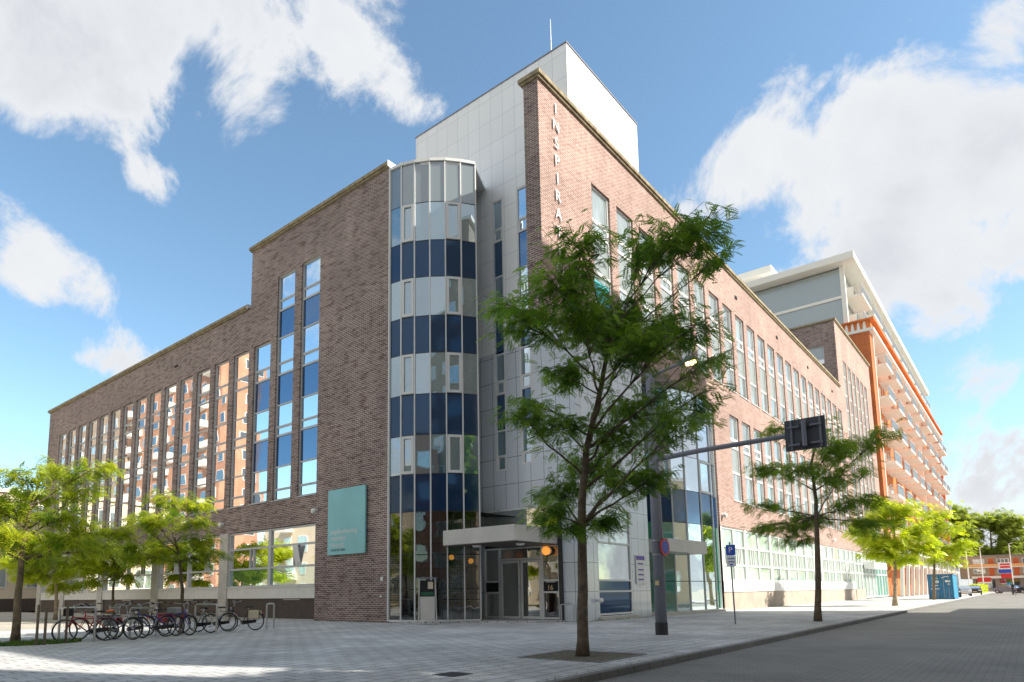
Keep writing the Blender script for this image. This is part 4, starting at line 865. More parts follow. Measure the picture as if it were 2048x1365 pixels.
def car(name, label, x, y, rz, paint, cat='car', s=.8, group='cars parked along the far kerb'):
    c_ = thing(name, label, cat, (x, y, 0), rz, group); c_.scale = (s, s, s)
    prof = [(-2.1,.35),(-2.15,.62),(-2.0,.85),(-1.35,.95),(-.85,1.38),(.0,1.47),(.95,1.42),(1.65,1.0),(2.05,.9),(2.12,.55),(2.05,.32),(1.75,.30),(1.6,.5),(1.35,.62),(1.1,.5),(.98,.28),(-.95,.28),(-1.05,.5),(-1.3,.62),(-1.55,.5),(-1.7,.30)]
    def ring_(w, ins): return [(px, w, z) for px, z in prof]
    m = MB(); n = len(prof); lay = []
    for w, sh in ((-.86,0),(-.80,.0),(.80,0),(.86,0)):
        lay.append([(px*(.985 if abs(w) > .82 else 1), (w if z < .95 else w*(1-.28*(z-.95)/.5)), z) for px, z in prof])
    m.v = [p for l in lay for p in l]
    for a in range(3):
        for i in range(n): j = (i+1) % n; m.f.append((a*n+i, a*n+j, (a+1)*n+j, (a+1)*n+i))
    m.f.append(tuple(range(n-1, -1, -1))); m.f.append(tuple(range(3*n, 4*n)))
    m.build('body', paint, c_, smooth=False, bevel=.03)
    g = MB()
    for sg in (-1, 1):
        q = [(-1.15,.99),(-.78,1.33),(.0,1.40),(.85,1.35),(1.35,1.02)]; g.poly([(px, sg*(.868-.24*(z-.95)/.5), z) for px, z in q])
    g.quad((-1.33,-.72,.985),(-1.33,.72,.985),(-.90,.62,1.36),(-.90,-.62,1.36)); g.quad((1.62,-.72,1.05),(1.62,.72,1.05),(1.02,.62,1.41),(1.02,-.62,1.41))
    for v_ in range(len(g.v)-8, len(g.v)): px, py_, z = g.v[v_]; g.v[v_] = (px+(-.03 if px < 0 else .03), py_, z+.012)
    g.build('window', 'car_glass', c_)
    for px in (-1.3, 1.35):
        for sg in (-1, 1):
            t = MB().lathe([(.2,-.1),(.31,-.1),(.32,-.06),(.32,.06),(.31,.1),(.2,.1)], (px, sg*.78, .32), 18, (0,1,0)).build('wheel', 'tyre', c_)
            MB().lathe([(.19,-.105),(.19,.105)], (px, sg*.78, .32), 12, (0,1,0)).build('rim', 'silver_paint', t)
    for sg in (-1, 1):
        MB().obox((-2.1, sg*.62, .70), (.04,0,0), (0,.16,0), (0,0,.07)).build('headlight', 'lamp_globe', c_, bevel=.01)
        MB().obox((2.07, sg*.66, .8), (.04,0,0), (0,.12,0), (0,0,.08)).build('tail_light', 'sign_red', c_, bevel=.01)
    MB().obox((-2.14,0,.48), (.01,0,0), (0,.26,0), (0,0,.055)).build('number_plate', 'gold', c_)
    return c_
car('parked_car', 'black car parked nearest the blue container, front to the camera', 82, 6.3, .12, 'black_paint')
car('parked_car', 'silver car parked behind the black car beside the hedge', 92, 6.0, .1, 'silver_paint')
car('parked_car', 'dark car parked furthest along the kerb by the hedge', 104, 5.6, .05, 'black_paint')
car('parked_car', 'dark grey car across the street end left of the cyclist', 118, 2.6, 1.3, 'pole_grey', group='cars parked across the street end')
car('parked_car', 'black car across the street end right of the cyclist, cut by the frame', 116, -.1, 1.45, 'black_paint', group='cars parked across the street end')

# ------------------------------------------------------------------ street furniture
lp = thing('street_lamp', 'thick grey lamp mast with a lit lamp and a long arm holding a traffic board', 'lamp post', (15.58, 7.16, 0))
MB().tube([(0,0,.28),(0,0,3.5),(0,0,6.72)], [.145,.135,.10], 20).build('mast', 'pole_grey', lp, smooth=True)
MB().tube([(0,0,0),(0,0,.3)], .155, 20).build('mast_foot', 'pole_dark', lp)
MB().tube([(0,0,6.6),(0,-.45,6.72),(0,-.85,6.78)], [.05,.045,.04], 10).build('lamp_arm', 'pole_grey', lp)
h_ = MB().lathe([(.03,-.02),(.075,.05),(.10,.2),(.10,.34),(.05,.44)], (0,-.8,6.80), 14, (0,-1,.08)).build('lamp_head', 'pole_grey', lp, smooth=True)
MB().lathe([(.02,.0),(.075,.02),(.08,.17),(.05,.25)], (0,-.98,6.75), 12, (0,-1,.05)).build('lamp_glass', 'lamp_warm', h_, smooth=True)
MB().tube([(0,-.05,4.42),(0,-1.2,4.48),(0,-3.55,4.52)], [.07,.062,.055], 12).build('sign_arm', 'pole_grey', lp)
plain('board_grey', (.075,.08,.10), .5); sgn = MB().box(-.07, -.03, -4.03, -3.2, 4.14, 4.84).build('traffic_board', 'board_grey', lp)
for y in (-3.93, -3.34): MB().box(-.11, -.07, y-.02, y+.02, 4.16, 4.83).build('stiffener', 'pole_grey', sgn)
for z in (4.26, 4.66): MB().box(-.14, -.11, -3.97, -3.28, z-.02, z+.02).build('bracket', 'pole_grey', sgn)
MB().tube([(-.17,-3.62,4.2),(-.17,-3.62,4.78)], .05, 10).build('stub_tube', 'pole_grey', sgn)
for z in (4.26, 4.66): MB().box(-.17, -.1, -3.72, -3.52, z-.04, z+.04).build('clamp', 'pole_dark', sgn)
rs = MB().lathe([(.22,0),(.22,.02)], (.02,-.17,2.17), 28, (-.05,-1,0)).build('round_sign', 'sign_red', lp)
MB().lathe([(.165,.021),(.165,.026)], (.02,-.17,2.17), 28, (-.05,-1,0)).build('sign_face', 'sign_blue', rs)
MB().tube([(0,0,2.33),(0,0,2.35)], .15, 20).tube([(0,0,1.98),(0,0,2.0)], .15, 20).build('sign_band', 'steel', lp)
MB().box(-.146, -.13, -.05, .05, 1.22, 1.33).build('sticker', 'gold', lp)
ps = thing('parking_sign', 'thin leaning grey post with a blue and white parking sign near the kerb', 'sign', (21.26, 7.29, 0))
MB().tube([(0,0,0),(.0,.03,2.6)], .025, 8).build('post', 'pole_grey', ps)
MB().obox((-.03,0,2.34), (.006,0,0), (0,.15,0), (0,0,.17)).build('blue_plate', 'sign_blue', ps); 
m_ = MB().obox((-.03,0,1.99), (.006,0,0), (0,.15,0), (0,0,.17)).build('under_plate', 'white_paint', ps)
MB().box(-.04, -.037, -.1, .1, 2.05, 2.08).box(-.04, -.037, -.1, .1, 1.95, 1.98).box(-.04,-.037,-.04,.04,1.85,1.9).build('text_line', 'sign_blue', m_)
text('P', .26, 'white_paint', ps, (-.04, .07, 2.26), (0,-1,0), (0,0,1), 'letter', .002)

ks = thing('info_cabinet', 'grey slanting information cabinet on four legs in front of the glass bay', 'cabinet', (16.75, 16.45, 0), R(-42))
m = MB()
for x, y in ((-.28,-.16),(.28,-.16)): m.tube([(x*1.12,y-.05,0),(x,y+.06,1.62)], .025, 8)
for x, y in ((-.28,.2),(.28,.2)): m.tube([(x,y+.06,0),(x,y,1.6)], .016, 8)
m.build('leg', 'steel', ks); MB().obox((0,.04,1.63), (.34,0,0), (0,.2,0), (0,0,.022)).build('roof', 'pole_grey', ks)
MB().obox((0,-.12,.58), (.25,0,0), (0,.035,.004), (0,.01,.40)).build('panel', 'canopy_metal', ks); MB().box(-.25,.25,-.05,.15,.18,1.55).build('case', 'dark_frame', ks)
MB().box(-.22,.22,-.12,-.09,1.02,1.14).build('leaflet_tray', 'green_paint', ks); MB().box(.02,.2,-.1,-.055,1.25,1.5).build('leaflet', 'cream', ks)

# hoops for bicycles and short posts
def hoop(x, y, rz, w, h, label):
    o = MB().tube([(-w/2,0,0),(-w/2,0,h-.03),(-w/2+.03,0,h),(w/2-.03,0,h),(w/2,0,h-.03),(w/2,0,0)], .03, 10).build('bicycle_hoop', 'steel'); o.location = (x,y,0); o.rotation_euler = (0,0,rz)
    tag(o, label, 'bicycle rack', 'steel bicycle hoops'); return o
hoop(12.44, 19.5, R(-50), .24, .82, 'empty square steel hoop standing right of the rightmost bicycle')
hoop(9.95, 19.0, R(-60), .7, .85, 'steel hoop just right of the slim tree with bicycles leaning on it')
hoop(8.1, 18.9, R(-60), .8, .8, 'steel hoop amid the blue and white bicycles')
hoop(6.35, 18.6, R(-50), .9, .85, 'leftmost steel hoop beside the red bicycle')
for (x, y, h, l_) in ((5.35,18.15,.95,'tall brown post left of the pair beside the big tree'),(5.5,18.1,.88,'shorter brown post, right of the pair beside the big tree'),(6.0,18.25,.9,'brown post standing just left of the red bicycle')):
    m_ = MB().tube([(x,y,0),(x,y,h-.01),(x,y,h)], [.03,.03,.02], 10); tag(m_.build('wooden_post', 'bark'), l_, 'post', 'short posts by the bicycles')
# small grab rail by the entrance and outside tap
tag(MB().tube([(20.2,13.1,0),(20.2,13.1,.62),(20.2,12.75,.66),(20.2,12.55,.62),(20.2,12.55,0)], .03, 10).build('hand_rail', 'steel'), 'short steel hand rail in front of the granite corner', 'rail')
tag(MB().lathe([(.05,0),(.06,.1),(.09,.13),(.09,.2),(.04,.25)], (21.75,12.49,.75), 14, (0,-1,0)).build('wall_tap', 'lamp_globe', smooth=True), 'white round cap fitting beside the corner window', 'fitting')
tag(MB().box(6.55,6.95,5.95,6.35,.0005,.005).build('manhole_cover', 'pole_dark'), 'dark square manhole cover in the foreground paving', 'manhole')

# ------------------------------------------------------------------ bicycles
def bicycle(x, y, rz, paint, label, extras=(), lean=.06, s=.83, turn=0.0):
    b = thing('bicycle', label, 'bicycle', (x, y, 0), rz, 'bicycles parked in a row on the square'); b.scale = (s, s, s)
    b.rotation_euler = (lean, 0, rz)
    rw = .345; A_ = Vector((-.56,0,rw)); C_ = Vector((.56,0,rw)); bb = Vector((-.05,0,.29)); st = Vector((-.22,0,.72)); hd = Vector((.36,0,.80)); hl = Vector((.40,0,.66))
    for c_, nm in ((A_,0),(C_,1)):
        w = MB().torus(c_, (0,1,0), rw-.02, .02, 30, 8).build('wheel', 'tyre', b, smooth=True)
        r = MB().torus(c_, (0,1,0), rw-.045, .009, 30, 5)
        r.build('rim', 'silver_paint', w)
        sp = MB()
        for k in range(14):
            a = 2*PI*k/14; sp.tube([c_+Vector((0,.02*(-1)**k,0)), c_+Vector((math.cos(a)*(rw-.05),0,math.sin(a)*(rw-.05)))], .0022, 3, False)
        sp.tube([c_+Vector((0,-.04,0)), c_+Vector((0,.04,0))], .022, 10); sp.build('spokes', 'silver_paint', w)
        m = MB(); pts = [c_+Vector((math.cos(t)*(rw+.025),0,math.sin(t)*(rw+.025))) for t in [R(15+q*14) for q in range(11)]]
        for p, q in zip(pts, pts[1:]):
            mid = (p+q)/2; d = (q-p); m.obox(mid, d/2, (0,.028,0), Vector((d.z,0,-d.x)).normalized()*.003)
        m.build('mudguard', 'black_paint' if nm else paint, b)
    f = MB(); f.tube([bb, st, st+Vector((-.02,0,.06))], .017, 8)
    if 'step' in extras: f.tube([hl, bb+Vector((.08,0,.08)), bb], .02, 8); f.tube([hd+Vector((0,0,-.06)), bb+Vector((.02,0,.22)), (bb+st)/2], .015, 8)
    else: f.tube([hl, bb], .02, 8); f.tube([hd+Vector((0,0,-.05)), st-Vector((0,0,.04))], .016, 8)
    f.tube([hd, hl], .021, 8)
    for sg in (-1, 1):
        f.tube([bb+Vector((0,.03*sg,0)), A_+Vector((0,.05*sg,0))], .010, 6); f.tube([st+Vector((0,.02*sg,-.05)), A_+Vector((0,.05*sg,0))], .009, 6)
    f.build('frame', paint, b, smooth=True)
    fk = MB(); fk.tube([hd+Vector((-.01,0,.1)), hl], .013, 8)
    for sg in (-1, 1): fk.tube([hl+Vector((0,.04*sg,-.02)), hl+Vector((.05,.05*sg,-.15)), C_+Vector((0,.045*sg,0))], .011, 6)
    fk.build('fork', paint, b, smooth=True)
    hz = 1.06
    hb = MB().tube([hd+Vector((-.01,0,.1)), (.31,0,hz)], .013, 8)
    hb.tube([(.10,-.30,hz+.05),(.22,-.28,hz+.07),(.34,-.16,hz+.03),(.33,0,hz),(.34,.16,hz+.03),(.22,.28,hz+.07),(.10,.30,hz+.05)], .011, 8)
    ho = hb.build('handlebar', 'silver_paint', b, smooth=True); g = MB()
    for sg in (-1, 1): g.tube([(.04,.305*sg,hz+.04),(.15,.29*sg,hz+.065)], .017, 8)
    g.build('grip', 'rubber', ho)
    MB().tube([st, st+Vector((-.04,0,.15))], .013, 8).build('seat_post', 'silver_paint', b)
    c_ = st+Vector((-.05,0,.17)); n = MB(); n.v = []; 
    prof = [(-.14,.10,0),(-.10,.115,.02),(.0,.07,.015),(.10,.03,.01),(.15,.018,-.005)]
    for px, hw_, pz in prof: n.v += [tuple(c_+Vector((px,-hw_,pz-.03))), tuple(c_+Vector((px,-hw_*.7,pz+.02))), tuple(c_+Vector((px,hw_*.7,pz+.02))), tuple(c_+Vector((px,hw_,pz-.03)))]
    for i in range(4):
        for k in range(4): n.f.append((i*4+k, i*4+(k+1)%4, (i+1)*4+(k+1)%4, (i+1)*4+k))
    n.f += [(0,3,2,1),(16,17,18,19)]; n.build('saddle', 'rubber' if 'tan' not in extras else 'tan_leather', b, bevel=.01)
    cg = MB().extrude([(-.6,.045,.30),(-.6,.045,.40),(-.05,.045,.37),(.03,.045,.30),(-.05,.045,.22)], (0,.02,0)).build('chain_guard', 'black_paint', b)
    ck = MB().tube([bb+Vector((0,-.07,0)), bb+Vector((0,.08,0))], .015, 8); ck.tube([bb+Vector((0,.08,0)), bb+Vector((.12,.09,-.11))], .01, 6); ck.tube([bb+Vector((0,-.07,0)), bb+Vector((-.12,-.09,.11))], .01, 6)
    ck.obox(bb+Vector((.12,.13,-.11)), (.045,0,0), (0,.04,0), (0,0,.012)); ck.obox(bb+Vector((-.12,-.13,.11)), (.045,0,0), (0,.04,0), (0,0,.012)); ck.build('crank', 'silver_paint', b)
    rk = MB(); z = .76
    for sg in (-1, 1): rk.tube([(-.22,.06*sg,z-.02),(-.78,.06*sg,z)], .007, 6); rk.tube([(-.7,.06*sg,z), A_+Vector((0,.055*sg,0))], .006, 6)
    for q in (-.35,-.5,-.65,-.78): rk.tube([(q,-.06,z),(q,.06,z)], .006, 6)
    rk.build('luggage_rack', 'black_paint', b)
    MB().tube([(-.1,.05,.27),(-.16,.2,.0)], .009, 6).build('kickstand', 'silver_paint', b)
    MB().lathe([(.03,0),(.045,.02),(.045,.05)], (.43,0,.84), 12, (1,0,0)).build('front_lamp', 'silver_paint', b); MB().obox((-.82,0,.66), (.012,0,0), (0,.03,0), (0,0,.025)).build('rear_light', 'sign_red', b)
    if 'bags' in extras:
        for sg in (-1, 1): MB().obox((-.52,.14*sg,.60), (.19,0,0), (0,.06,0), (0,0,.16)).build('pannier', extras[-1], b, bevel=.03)
    if 'crate' in extras: MB().obox((-.5,0,.86), (.18,0,0), (0,.14,0), (0,0,.10)).build('rear_crate', extras[-1], b, bevel=.02)
    if 'basket' in extras:
        m = MB(); 
        for zz in (.86,.93,1.0,1.07):
            m.torus((.56,0,zz), (0,0,1), .15, .006, 20, 4)
        for k in range(14): a = 2*PI*k/14; m.tube([(.56+.15*math.cos(a),.15*math.sin(a),.86),(.56+.15*math.cos(a),.15*math.sin(a),1.07)], .004, 3)
        m.lathe([(.15,0),(.15,.01)], (.56,0,.85), 16); m.build('basket', extras[-1], b)
    if 'frontbag' in extras: MB().obox((.52,0,.90), (.14,0,0), (0,.20,0), (0,0,.12)).build('front_bag', extras[-1], b, bevel=.04)
    if 'cover' in extras: MB().lathe([(.05,-.03),(.13,0),(.12,.03),(.03,.06)], c_, 12).build('saddle_cover', extras[-1], b, smooth=True)
    return b
# lined up from left to right (x, y, heading)
bicycle(6.5, 18.4, R(172), 'red', 'red bicycle with a black bag on its handlebar, leftmost of the row', ('frontbag','black_paint'))
bicycle(7.0, 19.1, R(128), 'red', 'dark red bicycle with fabric side bags behind the leftmost one', ('bags','grey_fabric'), lean=-.07)
bicycle(7.25, 18.4, R(-62), 'silver_paint', 'silver bicycle with an orange saddle cover turned to the right', ('cover','orange_paint'))
bicycle(7.75, 18.95, R(112), 'bike_white', 'white step-through bicycle leaning beside the silver one', ('step','basket','steel'), lean=-.09)
bicycle(8.1, 18.45, R(186), 'blue', 'blue bicycle with a dark crossbar in the middle of the row', ())
bicycle(8.65, 19.0, R(118), 'black_paint', 'black bicycle with a grey rear crate', ('crate','grey_fabric'), lean=-.06)
bicycle(9.05, 18.9, R(-72), 'purple', 'purple bicycle with a pink-red bag by the slim tree', ('bags','sign_red'))
bicycle(9.9, 19.45, R(122), 'silver_paint', 'grey step-through bicycle right of the slim tree', ('step',), lean=-.05)
bicycle(10.5, 19.6, R(136), 'bike_white', 'white bicycle, second from the right of the row', ('step',), lean=.06)
bicycle(11.4, 19.5, R(125), 'black_paint', 'black bicycle with cream rear bags, rightmost of the row', ('step','bags','cream'), lean=.05)

# ------------------------------------------------------------------ trees
TREES = [
('T1',(9.85,5.98),[(0,0),(0.03,1.12),(0.07,2.6),(0.18,3.58),(0.45,4.57),(0.62,5.39),(0.86,5.93)],[(2.32,7.32,0.64,0.43),(1.69,7.0,0.69,0.52),(1.26,7.23,0.44,0.34),(2.65,7.1,0.38,0.28),(0.08,6.76,0.63,0.48),(-0.3,6.21,0.81,0.53),(-1.21,6.48,0.55,0.27),(-0.77,5.68,0.73,0.43),(0.14,5.61,0.7,0.57),(0.87,6.31,0.7,0.57),(0.5,5.86,0.7,0.53),(1.65,6.06,0.77,0.56),(2.46,5.26,0.54,0.27),(1.78,5.3,0.76,0.42),(-0.98,4.14,0.49,0.26),(-0.36,4.06,0.62,0.41),(-0.83,4.74,0.4,0.2),(1.24,4.61,0.8,0.5),(2.16,4.46,0.67,0.34),(0.87,4.0,0.76,0.49),(1.71,3.77,0.54,0.4),(0.25,3.58,0.77,0.49),(-0.38,3.06,0.61,0.45),(-0.58,2.44,0.48,0.32),(-0.24,2.13,0.44,0.24),(0.83,3.1,0.55,0.34),(1.34,3.08,0.42,0.31),(0.5,2.32,0.51,0.4),(0.92,5.18,0.77,0.42),(-0.24,5.07,0.62,0.33)]),
('T2',(24.24,5.59),[(0,0),(0.13,1.88),(0.23,4.08),(0.16,5.3),(0.46,6.49)],[(-0.71,6.81,0.93,0.47),(0.22,6.69,0.91,0.62),(1.38,6.03,1.21,0.65),(2.4,6.21,0.62,0.42),(-1.12,5.43,0.86,0.57),(-0.19,5.16,0.83,0.61),(1.15,4.86,1.07,0.71),(-1.53,4.12,0.72,0.39),(-0.95,3.21,1.01,0.45),(0.0,3.49,0.97,0.6),(1.52,3.98,1.05,0.7),(1.8,3.05,0.77,0.46),(-1.75,3.16,0.45,0.28),(-0.35,2.74,0.75,0.38),(0.77,5.75,0.87,0.66)]),
('T3',(45.8,6.33),[(0,0),(0.15,1.82),(0.26,3.3),(0.36,5.09)],[(-0.36,5.14,1.51,0.97),(0.7,5.67,1.24,0.9),(1.35,4.43,1.16,1.12),(-0.97,3.96,1.41,0.85),(0.29,3.6,1.48,1.04),(-1.58,4.61,0.99,0.8),(1.76,3.38,0.85,0.76),(-0.02,6.18,0.96,0.67),(-0.52,3.04,1.01,0.6),(0.72,2.69,0.98,0.53)]),
('T4',(66.77,6.39),[(0,0),(0.17,2.08),(0.38,4.16),(0.65,6.26)],[(0.66,7.1,1.63,1.19),(1.59,5.98,1.66,1.25),(-0.2,5.25,1.59,1.36),(1.79,4.3,1.52,1.16),(0.41,4.16,1.7,1.17),(2.69,4.67,0.85,0.74),(1.02,3.21,1.54,0.75),(-0.46,6.33,1.39,1.07)]),
('L1',(5.24,19.32),[(0,0),(0.0,1.32),(0.01,2.31),(0.1,3.33),(0.27,4.11)],[(-0.16,4.21,0.69,0.35),(0.79,4.43,0.74,0.37),(1.58,4.57,0.57,0.35),(0.28,3.86,0.82,0.38),(1.38,4.01,0.64,0.38),(-0.31,3.43,0.72,0.44),(0.64,3.23,0.95,0.42),(1.55,3.02,0.64,0.4),(1.12,2.6,0.85,0.45),(0.05,2.57,0.74,0.44),(-0.37,2.68,0.62,0.47),(0.49,2.2,0.7,0.33),(1.81,2.43,0.45,0.29),(-0.82,3.52,0.6,0.5),(-0.77,2.78,0.6,0.49)]),
('L2',(12.15,38.63),[(0,0),(-0.01,1.27),(-0.14,2.3),(-0.25,3.59)],[(-0.4,3.07,1.28,0.88),(-1.2,2.3,0.98,0.65),(0.73,2.56,1.09,0.68),(-0.24,4.11,1.06,0.73),(1.37,3.36,0.88,0.69),(-1.87,3.05,0.79,0.7),(0.34,1.65,0.8,0.42)]),
('L3',(15.3,39.43),[(0,0),(-0.12,1.25),(-0.07,2.36),(-0.24,3.76)],[(-0.32,4.89,1.38,0.79),(-1.31,2.91,1.16,0.72),(0.62,3.49,1.4,0.8),(1.61,3.94,1.18,0.7),(-0.35,2.92,1.25,0.78),(-0.89,4.03,1.18,0.73),(0.42,2.36,1.06,0.45),(-1.5,1.95,0.72,0.38)]),
('L4',(9.48,19.55),[(0,0),(-0.01,1.3),(-0.16,2.35),(-0.36,3.1),(-0.32,3.86)],[(-0.33,4.01,0.81,0.25),(0.37,3.92,0.52,0.22),(-0.85,3.53,0.65,0.25),(0.04,3.38,0.78,0.25),(-1.24,3.3,0.45,0.18),(-0.41,2.72,0.76,0.24),(0.59,2.81,0.6,0.25),(-0.94,2.56,0.48,0.18),(0.88,2.44,0.38,0.18),(-1.12,2.26,0.64,0.27),(0.16,2.27,0.64,0.19),(-1.73,2.62,0.39,0.18)]),
]
nr = np.random.default_rng(5)
def leaf_template(pairs, ln, ll, lw):
    """one feathery compound leaf along +x: pairs of small leaflets either side of the stalk"""
    V = []; 
    for i in range(pairs):
        t = (i+.6)/pairs; x = ln*t; z = -ln*.28*t*t; sc = (1-.45*abs(t-.45)*1.6)
        for sg in (-1, 1):
            a = np.array([x, 0, z]); d = np.array([.45, sg*.9, -.12]); d /= np.linalg.norm(d); w = np.array([.9, -sg*.45, 0]); w /= np.linalg.norm(w)
            L_ = ll*sc; W_ = lw*sc
            V += [a, a+d*L_*.5+w*W_*.5, a+d*L_, a+d*L_*.5-w*W_*.5]
    return np.array(V)
def tree(name, label, base, trunkpts, clumps, r, bark, lmat, tmpl, nleaf, seed, group='street trees with feathery leaves', depth_scale=.9, twigs=9, cat='tree', viewdir=None):
    g = np.random.default_rng(seed); v = np.array(base if viewdir is None else viewdir); dpt = v/np.hypot(*v); sd = np.array([dpt[1], -dpt[0]])
    t = thing(name, label, cat, (base[0], base[1], 0), group=group)
    def P3(s, z, d): return Vector((sd[0]*s+dpt[0]*d, sd[1]*s+dpt[1]*d, z))
    tp = [P3(s, z, .04*math.sin(z*2)) for s, z in trunkpts]; n = len(tp)
    # smooth and roughen the trunk line
    fine = []
    for i in range(n-1):
        for k in range(4): fine.append(tp[i].lerp(tp[i+1], k/4)+Vector((g.normal()*.006, g.normal()*.006, 0))*(1 if i or k else 0))
    fine.append(tp[-1]); H = fine[-1].z
    rad = [r*(1.25 if i == 0 else 1)*(1-.72*(p.z/H)) for i, p in enumerate(fine)]
    mb = MB(); mb.tube(fine, rad, 12)
    leaves_o = []; leaves_d = []
    spread = max(abs(c[0]) for c in clumps)
    for (cs, cz, rx, rz) in clumps:
        dep = g.uniform(-1, 1)*depth_scale*math.sqrt(max(.15, 1-(cs/(spread*1.15))**2))*spread*.55
        C_ = P3(cs, cz, dep); horiz = math.hypot(cs, dep)
        zatt = max(trunkpts[2][1]*.9 if len(trunkpts) > 2 else cz*.6, cz-horiz*.55-.35); zatt = min(zatt, H*.97)
        j = min(range(len(fine)), key=lambda q: abs(fine[q].z-zatt)); A = fine[j]
        mid = A.lerp(C_, .5)+Vector((g.normal()*.08, g.normal()*.08, .05-.1*horiz*.4+g.normal()*.06))
        pts = []
        for k in range(9):
            u = k/8; p = A*(1-u)**2+mid*2*u*(1-u)+C_*u**2; pts.append(p+Vector((g.normal()*.02, g.normal()*.02, g.normal()*.015))*(1 if 0 < k < 8 else 0))
        ra = max(.010, min(rad[j]*.5, .014+.009*horiz)); mb.tube(pts, [ra*(1-.75*k/8) for k in range(9)], 6)
        rd = (rx+rz)/2*1.05
        am = sum(c[2]*c[3] for c in clumps)/len(clumps); tw_n = max(4, int(twigs*min(1.5, (rx*rz/am)**.8)))
        for k in range(3, 9):
            for m in range(max(2, nleaf//2)):
                p = pts[k]+Vector((g.normal(), g.normal(), g.normal()*.6))*(.10+.16*rx); an = g.uniform(0, 2*PI)
                leaves_o.append(p); leaves_d.append(Vector((math.cos(an), math.sin(an), -.3+g.normal()*.3)).normalized())
        for q in range(tw_n):
            s0 = pts[g.integers(4, 9)]; a = g.uniform(0, 2*PI); e = g.normal()*.35; ln = g.uniform(.45, 1.0)
            d = P3(math.cos(a)*rx*ln, math.sin(e)*rz*ln+.25*rz*g.normal(), math.sin(a)*rd*ln)
            tip = C_+d; tw = [s0, s0.lerp(tip, .5)+Vector((0, 0, .12*rz+g.normal()*.03)), tip]
            mb.tube(tw, [.008, .006, .003], 4, False)
            for m in range(nleaf):
                u = .25+.75*(m+g.uniform(0, 1))/nleaf; p = tw[0]*(1-u)**2+tw[1]*2*u*(1-u)+tw[2]*u**2
                p = p+Vector((g.normal()*.075, g.normal()*.075, g.normal()*.055))*(rx/.6)
                dd = (tip-s0).normalized(); an = g.uniform(-1.6, 1.6); dd = Vector((dd.x*math.cos(an)-dd.y*math.sin(an), dd.x*math.sin(an)+dd.y*math.cos(an), g.normal()*.35-.3))
                leaves_o.append(p); leaves_d.append(dd.normalized())
    mb.build('trunk', bark, t, smooth=True)
    O = np.array([tuple(p) for p in leaves_o]); D_ = np.array([tuple(d) for d in leaves_d]); N_ = len(O)
    upv = np.tile([0., 0., 1.], (N_, 1))+g.normal(size=(N_, 3))*.35
    Y = np.cross(upv, D_); Y /= np.linalg.norm(Y, axis=1)[:, None]; Z = np.cross(D_, Y)
    sc = g.uniform(.75, 1.25, N_)[:, None, None]
    T_ = tmpl[None]*sc
    V = O[:, None]+T_[..., 0:1]*D_[:, None]+T_[..., 1:2]*Y[:, None]+T_[..., 2:3]*Z[:, None]
    V = V.reshape(-1, 3); nq = len(V)//4
    me = bpy.data.meshes.new('crown'); me.vertices.add(len(V)); me.vertices.foreach_set('co', V.ravel().astype('f'))
    me.loops.add(nq*4); me.loops.foreach_set('vertex_index', np.arange(nq*4, dtype='i')); me.polygons.add(nq)
    me.polygons.foreach_set('loop_start', np.arange(0, nq*4, 4, dtype='i')); me.polygons.foreach_set('loop_total', np.full(nq, 4, 'i')); me.update(calc_edges=True)
    me.materials.append(MATS[lmat]); o = bpy.data.objects.new('crown', me); COL.objects.link(o); o.parent = t
    return t
near = leaf_template(7, .19, .060, .030); midl = leaf_template(5, .25, .095, .048); farl = leaf_template(4, .38, .19, .10); hugel = leaf_template(4, .9, .5, .3)
info = {
 'T1': ('tall slender feathery tree in its square earth pit near the kerb', .105, 'bark', 'leaf_dark', near, 12, 22),
 'T2': ('dark-leaved slender tree at the kerb behind the traffic board', .11, 'bark', 'leaf_mid', midl, 12, 20),
 'T3': ('yellow-green tree on the sunlit pavement left of the blue container', .13, 'bark_light', 'leaf_sunlit', farl, 12, 20),
 'T4': ('bright yellow-green tree growing directly beside the blue container', .13, 'bark', 'leaf_sunlit', farl, 12, 22),
 'L1': ('big spreading tree at the left edge of the square with grass at its foot', .10, 'bark', 'leaf_part_sunlit', midl, 11, 15),
 'L2': ('sunlit yellow-green tree with a pale trunk behind the leftmost hoop', .10, 'bark_light', 'leaf_sunlit', farl, 10, 20),
 'L3': ('sunlit yellow-green tree in front of the left facade between the other square trees', .09, 'bark', 'leaf_sunlit', farl, 10, 20),
 'L4': ('small slim dark tree rising out of the row of bicycles', .065, 'bark', 'leaf_part_sunlit', midl, 9, 14),
}
for i, (n_, base, tr, cl) in enumerate(TREES):
    lab, r_, bk, lm, tm, nl, tw = info[n_]
    tree('honey_locust_tree', lab, base, tr, cl, r_, bk, lm, tm, nl, 11+i, twigs=tw)
def bigtree(name, label, x, y, h, w, lm, seed, group, tmpl=hugel, n=16, z0=.35):
    g = np.random.default_rng(seed); cl = []
    for k in range(n):
        a = g.uniform(-1, 1); z = g.uniform(z0, .95); lim = math.sqrt(max(.05, 1-((z-.6)/.42)**2)) if abs(z-.6) < .42 else .25
        cl.append((a*w*lim*.8, z*h, w*.34, h*.12))
    tree(name, label, (x, y), [(0,0),(.1,h*.25),(0,h*.5),(.2,h*.8)], cl, h*.022, 'bark', lm, tmpl, 12, seed, group=group, twigs=30, viewdir=(1,.05), depth_scale=.8)
bigtree('broadleaf_tree', 'large olive-green tree behind the roofs, nearest the apartment tower', 205, 17, 22, 9, 'leaf_olive', 41, 'big trees behind the far flats', n=26, z0=.3)
bigtree('broadleaf_tree', 'large olive-green tree behind the middle of the far flats', 210, 7, 20, 9, 'leaf_olive', 42, 'big trees behind the far flats', n=28, z0=.3)
